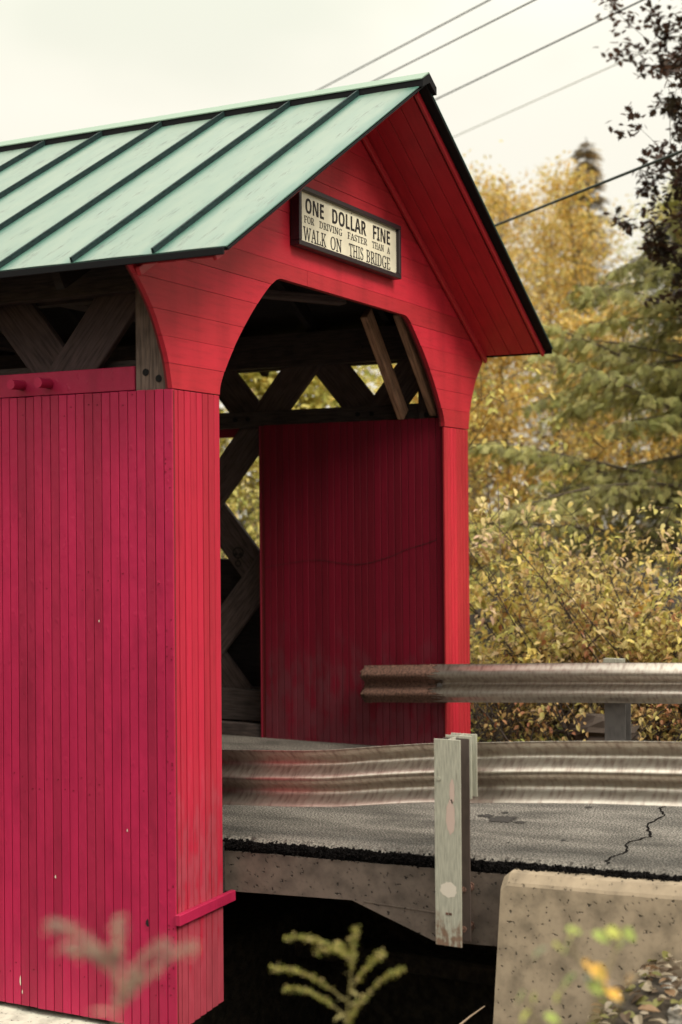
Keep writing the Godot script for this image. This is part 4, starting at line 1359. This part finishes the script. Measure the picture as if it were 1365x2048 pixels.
# ---------------------------------------------------------------- wires
func build_wires() -> void:
	rng.seed = 107
	var defs := [[Vector3(-1.78, 8.2, -9.57), Vector3(-0.847, 0, -0.532), 0.0103, "wire", "topmost power line in the sky, crossing above the ridge"], [Vector3(-0.74, 7.6, -8.25), Vector3(-0.847, 0, -0.532), 0.0092, "wire", "second power line from the top, meeting the roof near its seams"],
		[Vector3(0.31, 7.6, -8.82), Vector3(-0.83, 0, -0.557), 0.0103, "wire", "third power line, running down to the roof peak"], [Vector3(-0.26, 8.5, -12.86), Vector3(-0.82, 0, -0.573), 0.007, "pale_wire", "thin pale power line just below the roof peak"],
		[Vector3(1.39, 5.2, -6.14), Vector3(-0.764, 0, -0.645), 0.0149, "wire", "thick dark cable crossing in front of the yellow trees"]]
	for d in defs:
		var st := begin()
		var a: Vector3 = d[0] - d[1] * 30.0
		var pts := PackedVector3Array()
		for i in 41:
			var t := i / 40.0
			pts.append(a + d[1] * 80.0 * t)
		tube(st, pts, taper(41, d[2], d[2]), 6)
		tag(put("power_line", st.commit(), M[d[3]]), d[4], "power line")

# ---------------------------------------------------------------- trees and bushes beyond the road
func build_background() -> void:
	rng.seed = 21
	var yellow := [Vector3(0.68, 0.44, 0.09), Vector3(0.60, 0.36, 0.07), Vector3(0.72, 0.56, 0.20), Vector3(0.48, 0.29, 0.07), Vector3(0.52, 0.46, 0.13), Vector3(0.70, 0.58, 0.26)]
	var olive := [Vector3(0.54, 0.52, 0.14), Vector3(0.40, 0.42, 0.11), Vector3(0.66, 0.58, 0.18), Vector3(0.70, 0.54, 0.15)]
	var bushy := [Vector3(0.78, 0.68, 0.24), Vector3(0.70, 0.62, 0.20), Vector3(0.52, 0.50, 0.13), Vector3(0.80, 0.62, 0.16), Vector3(0.76, 0.60, 0.36), Vector3(0.36, 0.34, 0.09), Vector3(0.72, 0.50, 0.36)]
	var russet := [Vector3(0.50, 0.24, 0.11), Vector3(0.64, 0.50, 0.20), Vector3(0.40, 0.17, 0.09), Vector3(0.58, 0.52, 0.17), Vector3(0.36, 0.30, 0.09)]
	# yellow trees behind, seen between roof and right edge
	var trees := [
		["feathery yellow tree just right of the roof's lower corner", Vector3(-7.2, 0, -22), 9.3, 2.1, yellow], ["golden tree left of the dark spire", Vector3(-6.2, 0, -26), 10.2, 2.3, yellow],
		["orange-yellow tree under the thick cable", Vector3(-4.3, 0, -21), 8.6, 1.9, yellow], ["amber tree behind the hemlock's upper branches", Vector3(-3.0, 0, -27), 10.2, 2.1, yellow],
		["yellow-green tree behind the hemlock tips beside the pillar", Vector3(-6.0, 0, -17), 5.0, 1.6, olive], ["slender olive tree at the right edge behind the dark canopy", Vector3(-1.4, 0, -24), 8.6, 1.8, olive],
		["small golden tree in front of the orange-yellow one", Vector3(-3.6, 0, -15.5), 5.2, 1.6, yellow], ["pale olive tree between the hemlock and the golden trees", Vector3(-4.9, 0, -30), 10.4, 2.4, olive],
		["bright yellow tree behind the hemlock's lower boughs", Vector3(-2.2, 0, -17), 5.6, 1.9, yellow], ["far amber tree above the soffit corner", Vector3(-10.5, 0, -31), 11.0, 2.5, yellow],
		["rounded golden tree whose top shows just past the sloping black roof edge", Vector3(-6.4, 0, -19.5), 8.5, 2.2, yellow], ["straw-coloured tree below and left of the dark spire", Vector3(-5.6, 0, -23.5), 9.0, 2.2, yellow],
		["low yellow tree right beside the far pillar", Vector3(-4.6, 0, -14), 4.4, 1.5, yellow], ["tall pale yellow tree hidden partly by the red soffit", Vector3(-9.6, 0, -24), 10.1, 2.3, yellow]]
	for t in trees:
		var at: Vector3 = t[1]
		at.y = ground_y(at.x, at.z)
		autumn_tree(t[0], at, t[2] - at.y, t[3], 6200, 0.09, t[4], M.pale_bark)
	# trees seen through the lattice
	for t in [["mottled green-yellow tree seen through the upper lattice triangles", Vector3(-6.6, 0, -12.5), 6.6, 2.4], ["leafy yellow-green tree seen through the left lattice diamond", Vector3(-8.2, 0, -10.5), 5.6, 2.2], ["tall olive tree behind the bridge's far lattice", Vector3(-11.5, 0, -15), 7.5, 2.6], ["yellow-olive tree at the upper corner of the lattice diamond", Vector3(-9.3, 0, -13.2), 7.4, 2.8]]:
		var at: Vector3 = t[1]
		at.y = ground_y(at.x, at.z)
		autumn_tree(t[0], at, t[2] - at.y, t[3], 15000, 0.13, olive, M.bark, "tree", "olive_tree", 0.06)
	conifer("spruce_tree", "dark narrow spruce spire above the yellow trees", Vector3(-5.46, ground_y(-5.46, -25.5), -25.5), 11.1 - ground_y(-5.46, -25.5), 2.3, 80, [Vector3(0.34, 0.25, 0.12), Vector3(0.42, 0.30, 0.13), Vector3(0.22, 0.17, 0.09)], 0.34, 0.25, 0.1, 3)
	conifer("spruce_tree", "smaller brown-green spruce tip near the right edge", Vector3(-3.7, ground_y(-3.7, -26.5), -26.5), 9.9 - ground_y(-3.7, -26.5), 1.8, 70, [Vector3(0.26, 0.18, 0.08), Vector3(0.32, 0.24, 0.09)], 0.3, 0.3, 0.1, 5)
	# hemlock whose boughs reach in from the right
	hemlock("green hemlock whose drooping boughs reach in from the right", Vector3(0.95, ground_y(0.95, -11.4), -11.4), 7.9, 4.2, 150, [Vector3(0.52, 0.50, 0.17), Vector3(0.40, 0.41, 0.13), Vector3(0.66, 0.60, 0.24), Vector3(0.24, 0.24, 0.08), Vector3(0.14, 0.12, 0.05)])
	# brown oak at the upper right edge, leaves darkened further as a backlit silhouette
	autumn_tree("dark brown oak with leafy twigs at the top right edge", Vector3(2.1, ground_y(2.1, -9.2), -9.2), 9.6, 3.1, 30000, 0.10, [Vector3(0.05, 0.026, 0.02), Vector3(0.075, 0.035, 0.022), Vector3(0.04, 0.03, 0.018)], M.bark, "tree", "oak_tree", 0.34, lobed_leaf(), 0.45, [[5.6, Vector3(-1.62, 7.05, 0.1), 520], [5.2, Vector3(-1.72, 6.55, 0.0), 420], [4.6, Vector3(-1.9, 5.75, 0.2), 420], [4.2, Vector3(-2.0, 5.2, 0.0), 420], [3.8, Vector3(-1.7, 4.8, 0.2), 420], [4.4, Vector3(-1.4, 5.5, -0.3), 420], [3.6, Vector3(-1.5, 4.4, -0.2), 360]])
	# bushes along the far roadside
	var bs := [
		["pale yellow bush tight against the far red pillar", Vector3(-0.15, 0, -5.9), 1.95, 1.6, 30, 5200, 0.062, bushy], ["tall leafy bush with drooping yellow-green leaves above the far rail", Vector3(0.80, 0, -5.6), 2.75, 1.9, 40, 8200, 0.078, bushy],
		["reddening bush at the right edge above the far rail", Vector3(1.72, 0, -5.5), 2.3, 1.7, 34, 7000, 0.072, russet], ["low brown twiggy bush behind the far rail post", Vector3(1.25, 0, -5.1), 1.1, 1.7, 34, 2600, 0.06, russet],
		["golden bush behind the tall leafy one", Vector3(-0.1, 0, -7.2), 2.45, 2.6, 34, 6500, 0.075, yellow], ["low green plants under the far rail beside the pillar", Vector3(0.30, 0, -4.85), 0.6, 1.5, 30, 2600, 0.07, [Vector3(0.24, 0.28, 0.06), Vector3(0.36, 0.36, 0.09), Vector3(0.14, 0.17, 0.04)]],
		["dense green weeds under the far rail right of its post", Vector3(2.0, 0, -4.8), 0.66, 1.8, 34, 3200, 0.065, [Vector3(0.18, 0.22, 0.06), Vector3(0.28, 0.28, 0.07), Vector3(0.10, 0.12, 0.035)]], ["yellow-green bush behind the far lattice by the skull drawing", Vector3(-3.9, 0, -7.6), 5.6, 2.6, 44, 9000, 0.08, olive],
		["round yellowish bush at the far left beyond the lattice", Vector3(-5.6, 0, -7.9), 5.8, 2.8, 44, 9000, 0.08, bushy], ["tangle of bare brown stems low behind the far rail", Vector3(0.55, 0, -5.15), 1.4, 2.4, 70, 1500, 0.055, russet]]
	for b in bs:
		var at: Vector3 = b[1]
		at.y = ground_y(at.x, at.z)
		bush(b[0], at, b[2], b[3], b[4], b[5], b[6], b[7])
	# unseen trees behind and beside the viewer, added to block the low sky
	var ws := []; var wc := PackedColorArray()
	for i in 5200:
		var a := rng.randf_range(deg_to_rad(-2.0), deg_to_rad(302.0))      # clockwise from just right of the view
		var d := Vector3(sin(a), 0, -cos(a))
		var p := Vector3(4.0, 0, 2.0) + d * rng.randf_range(19.0, 30.0)
		if p.x > 0 and absf(p.z + 2.2) < 5.0: continue
		p.y = rng.randf() * (5.0 + 3.0 * sin(a * 9.0) + 2.0 * sin(a * 23.0))
		ws.append(turned(p, rng.randf() * TAU, rng.randf_range(-0.4, 0.4), 0.0, rng.randf_range(0.8, 1.5)))
		wc.append(pick(olive + yellow + [Vector3(0.12, 0.13, 0.04), Vector3(0.08, 0.07, 0.03)]))
	stuff(tag(copies("added_woods", clump_mesh(), M.leaf, ws, wc, self), "unseen autumn trees lining the road around the viewer, added to block low sky", "added_woods"))
	# a thin bare sapling in front of the bushes
	var sp := begin()
	tube(sp, PackedVector3Array([Vector3(-0.16, -0.4, -5.75), Vector3(-0.20, 0.6, -5.75), Vector3(-0.23, 1.4, -5.74), Vector3(-0.25, 2.25, -5.73)]), taper(4, 0.012, 0.004), 6)
	for i in 7:
		var h := 0.5 + i * 0.24
		tube(sp, wander(Vector3(-0.20 - h * 0.02, h, -5.75), Vector3(rng.randf_range(-1, 1), 0.9, rng.randf_range(-0.4, 0.4)), 0.35, 4, Vector3(0, 0.4, 0), 0.1), taper(5, 0.004, 0.002), 4, false)
	tag(put("bare_sapling", sp.commit(), M.pale_bark), "thin bare sapling rising beside the far pillar", "sapling")
	# fallen leaves and ground cover on the far bank
	var xs := []; var cs := PackedColorArray()
	for i in 9000:
		var x := rng.randf_range(-3.0, 5.0); var z := rng.randf_range(-9.0, -4.3)
		xs.append(turned(Vector3(x, ground_y(x, z) + 0.06, z), rng.randf() * TAU, rng.randf_range(-0.5, 0.5), rng.randf_range(-0.5, 0.5), rng.randf_range(0.05, 0.09)))
		cs.append(pick(russet + yellow))
	stuff(tag(copies("fallen_leaves", leaf_mesh(0.6, 0.2, 0.3), M.leaf, xs, cs, self), "brown and yellow leaves lying on the far bank", "leaves"))
	# a weathered rock on the bank
	tag(put("bank_rock", rock_mesh(5, Vector3(0.32, 0.12, 0.2)), M.bark), "dark flat rock on the bank below the far rail", "rock").position = Vector3(0.95, 0.10, -5.0)

func rock_mesh(seed_: int, s: Vector3) -> ArrayMesh:
	var f := FastNoiseLite.new(); f.seed = seed_; f.frequency = 0.9; f.fractal_octaves = 3
	var st := begin()
	var nu := 14; var nv := 9
	var pt := func(i: int, j: int) -> Vector3:
		var a := TAU * (i % nu) / nu; var b := PI * j / nv
		var d := Vector3(cos(a) * sin(b), cos(b), sin(a) * sin(b))
		return d * s * (1.0 + 0.55 * f.get_noise_3dv(d * 1.6))
	for i in nu:
		for j in nv:
			var a: Vector3 = pt.call(i, j); var b: Vector3 = pt.call(i + 1, j); var c: Vector3 = pt.call(i + 1, j + 1); var d: Vector3 = pt.call(i, j + 1)
			for t in [[a, b, c], [a, c, d]]:
				var n: Vector3 = (t[1] - t[0]).cross(t[2] - t[0])
				if n.length() < 1e-8: continue
				n = n.normalized()
				if n.dot(t[0] + t[1] + t[2]) < 0: n = -n
				tri(st, t[0], t[1], t[2], n)
	return st.commit()

# ---------------------------------------------------------------- plants close to the camera
func goldenrod(label: String, base: Vector3, tips: Array, top: Vector3, m_stem: Material, palette: Array, size: float, group := "") -> void:
	var t := thing("goldenrod_plant", label, "wild plant", base, group)
	var st := begin()
	var mid := top * 0.5 + Vector3(0.02, 0, 0.01)
	var stem := PackedVector3Array()
	for i in 9:
		var u := i / 8.0
		stem.append(Vector3.ZERO.lerp(mid, u).lerp(mid.lerp(top, u), u))
	tube(st, stem, taper(9, 0.0045, 0.0018), 6)
	put("stem", st.commit(), m_stem, t)
	var all := tips.duplicate()
	all.append(top)
	var leaf := leaf_mesh(0.28, 0.35, 0.2)
	for k in all.size():
		var tip: Vector3 = all[k] + (Vector3(rng.randfn(), rng.randfn(), rng.randfn()) * 0.012 if k < tips.size() else Vector3.ZERO)
		var side := Vector2(tip.x, tip.z).length()
		var from_t := clampf((tip.y - 0.55 * side - 0.02) / top.y, 0.2, 0.95) if k < tips.size() else 0.8
		var root := stem[int(from_t * 8)].lerp(stem[mini(int(from_t * 8) + 1, 8)], from_t * 8 - int(from_t * 8))
		var ctrl := root.lerp(tip, 0.55) + Vector3(0, 0.28 * (Vector2(tip.x - root.x, tip.z - root.z)).length(), 0)
		var br := begin()
		var pts := PackedVector3Array()
		for i in 13:
			var u := i / 12.0
			pts.append(root.lerp(ctrl, u).lerp(ctrl.lerp(tip, u), u))
		tube(br, pts, taper(13, 0.0025, 0.001), 5, false)
		put("branch", br.commit(), m_stem, t)
		# flower heads crowd along the upper half of the branch
		var xs := []; var cs := PackedColorArray()
		for i in 170:
			var u := pow(rng.randf(), 0.7)
			if u < 0.2: continue
			var a := int(u * 11.99)
			var p := pts[a].lerp(pts[a + 1], u * 11.99 - a) + Vector3(rng.randfn(), rng.randfn(), rng.randfn()) * 0.0040 * (0.7 + 1.1 * u * (1.0 if k % 2 else 0.7))
			xs.append(turned(p, rng.randf() * TAU, rng.randf_range(-0.6, 1.2), rng.randf() * 3.0, size * rng.randf_range(0.6, 1.2)))
			cs.append(pick(palette))
		stuff(copies("flower_head", leaf_mesh(0.7, 0.1, 0.5), M.leaf, xs, cs, t))
	for i in 26:
		var u := 0.1 + 0.75 * i / 26.0
		var q := int(u * 8.0)
		put("leaf", leaf, M.stem if m_stem == M.stem else M.dry_stem, t, turned(stem[q].lerp(stem[q + 1], u * 8.0 - q), i * 2.4 + rng.randf(), rng.randf_range(0.0, 0.7), 0.0, rng.randf_range(0.03, 0.07)))

func build_foreground() -> void:
	rng.seed = 108
	var gold := [Vector3(0.42, 0.38, 0.09), Vector3(0.30, 0.30, 0.07), Vector3(0.52, 0.42, 0.18), Vector3(0.22, 0.24, 0.05)]
	var dry := [Vector3(0.44, 0.34, 0.28), Vector3(0.36, 0.27, 0.23), Vector3(0.52, 0.42, 0.28), Vector3(0.30, 0.22, 0.20)]
	goldenrod("green goldenrod with arching plumes below the dark road slab", Vector3(2.43, -0.25, 2.80), [Vector3(-0.148, 0.715, 0.07), Vector3(-0.09, 0.788, 0.05), Vector3(0.215, 0.704, -0.11), Vector3(0.168, 0.76, -0.08), Vector3(-0.115, 0.66, 0.06), Vector3(0.03, 0.80, -0.03), Vector3(0.11, 0.62, -0.05), Vector3(-0.03, 0.76, 0.02)], Vector3(0.095, 0.852, -0.05), M.stem, gold, 0.010)
	goldenrod("dry blurred goldenrod in front of the red plank wall", Vector3(2.96, 0.15, 4.665), [Vector3(-0.09, 0.988, 0.047), Vector3(-0.055, 0.955, 0.03), Vector3(0.145, 0.955, -0.07), Vector3(0.105, 0.97, -0.06), Vector3(0.03, 0.90, -0.02), Vector3(0.07, 0.885, -0.035), Vector3(-0.03, 0.935, 0.02)], Vector3(0.03, 1.0, -0.015), M.dry_stem, dry, 0.009)
	goldenrod("small green shoot at the foot of the red pillar", Vector3(1.62, -0.95, 1.55), [Vector3(-0.06, 0.27, 0.0), Vector3(0.07, 0.25, 0.0), Vector3(0.03, 0.28, 0.02)], Vector3(0.0, 0.33, 0.0), M.stem, gold, 0.015)

	# leafy twigs in front of the concrete block
	var T := thing("leafy_sapling", "blurred sapling with green and yellow leaves before the concrete block", "sapling", Vector3(3.45, -0.3, 3.40))
	var st := begin()
	var twigs := [
		[Vector3(0, 0, 0), Vector3(0.02, 0.7, 0.0), Vector3(0.06, 1.02, -0.02), Vector3(-0.01, 1.15, 0.0)], [Vector3(0.03, 0.8, 0), Vector3(0.08, 1.05, -0.03), Vector3(0.12, 1.17, -0.06)],
		[Vector3(0.0, 0.6, 0), Vector3(-0.05, 0.86, 0.02), Vector3(-0.10, 1.0, 0.05)], [Vector3(0.02, 0.7, 0), Vector3(0.07, 0.9, -0.03), Vector3(0.15, 1.06, -0.07)], [Vector3(0.0, 0.5, 0), Vector3(0.05, 0.8, -0.02), Vector3(0.08, 1.02, -0.04)]]
	for tw in twigs: tube(st, PackedVector3Array(tw), taper(tw.size(), 0.003, 0.0012), 5)
	put("twigs", st.commit(), M.stem, T)
	var green := mat(lin(0.26, 0.34, 0.05), 0.55); green.backlight_enabled = true; green.backlight = Color(0.6, 0.6, 0.6)
	var lime := mat(lin(0.42, 0.44, 0.07), 0.55); lime.backlight_enabled = true; lime.backlight = Color(0.6, 0.6, 0.6)
	var amber := mat(lin(0.72, 0.40, 0.05), 0.55); amber.backlight_enabled = true; amber.backlight = Color(0.6, 0.6, 0.6)
	var lm := leaf_mesh(0.62, 0.2, 0.25)
	for l in [[-0.01, 1.165, 0.0, 0], [0.02, 1.175, -0.01, 1], [0.05, 1.16, -0.02, 0], [0.08, 1.172, -0.04, 1], [0.115, 1.165, -0.06, 0], [0.13, 1.145, -0.07, 1], [-0.035, 1.13, 0.02, 1], [-0.05, 1.125, 0.02, 0], [0.0, 1.14, 0.0, 0],
			[0.025, 1.085, -0.02, 2], [0.045, 1.08, -0.03, 2], [0.075, 1.085, -0.04, 1], [0.02, 1.06, 0, 0], [0.055, 1.055, -0.03, 0], [0.035, 1.035, -0.02, 0], [0.005, 1.045, 0, 1], [0.085, 1.02, -0.04, 2], [0.105, 1.03, -0.05, 2], [0.07, 1.03, -0.03, 2], [0.155, 1.06, -0.07, 2],
			[-0.10, 1.015, 0.05, 0], [-0.075, 1.02, 0.04, 1], [-0.02, 1.02, 0.01, 1], [-0.09, 0.97, 0.04, 1], [0.115, 0.985, -0.05, 1], [-0.06, 0.955, 0.03, 0]]:
		put("leaf", lm, [green, lime, amber][l[3]], T, turned(Vector3(l[0], l[1], l[2]), rng.randf_range(-1.0, 1.0) + (0.0 if rng.randf() < 0.5 else PI), rng.randf_range(-0.9, -0.1), rng.randf_range(0.3, 1.0), rng.randf_range(0.042, 0.062)))

	# stones and litter on the bank in front of the block
	for s in [[Vector3(2.80, -0.40, -0.12), Vector3(0.10, 0.06, 0.07), "pale stone at the bottom right corner before the concrete block", 3], [Vector3(2.62, -0.47, -0.05), Vector3(0.07, 0.05, 0.05), "small grey stone left of the pale stone", 11], [Vector3(2.92, -0.43, 0.15), Vector3(0.09, 0.05, 0.08), "rounded stone at the very right of the bank", 19]]:
		var r := put("bank_stone", rock_mesh(s[3], s[1]), M.stone)
		tag(r, s[2], "stone")
		r.position = s[0]
	var xs := []; var cs := PackedColorArray()
	for i in 1500:
		var x := rng.randf_range(1.9, 4.2); var z := rng.randf_range(-0.45, 1.6)
		xs.append(turned(Vector3(x, ground_y(x, z) + 0.07 + rng.randf() * 0.03, z), rng.randf() * TAU, rng.randf_range(-0.5, 0.5), rng.randf_range(-0.6, 0.6), rng.randf_range(0.04, 0.09)))
		cs.append(pick([Vector3(0.40, 0.33, 0.24), Vector3(0.26, 0.16, 0.09), Vector3(0.42, 0.35, 0.27), Vector3(0.20, 0.19, 0.06), Vector3(0.12, 0.08, 0.05)]))
	stuff(tag(copies("leaf_litter", leaf_mesh(0.6, 0.25, 0.35), M.leaf, xs, cs, self), "dry leaf litter on the bank before the concrete block", "leaves"))
	# dead twig leaning out of the dark beside the block
	var dt := begin()
	tube(dt, PackedVector3Array([Vector3(1.60, -0.80, -0.30), Vector3(1.65, -0.755, -0.33), Vector3(1.72, -0.70, -0.36)]), PackedFloat32Array([0.007, 0.005, 0.003]), 6)
	tag(put("dead_twig", dt.commit(), M.dry_stem), "short dead twig poking out beside the concrete block", "twig")
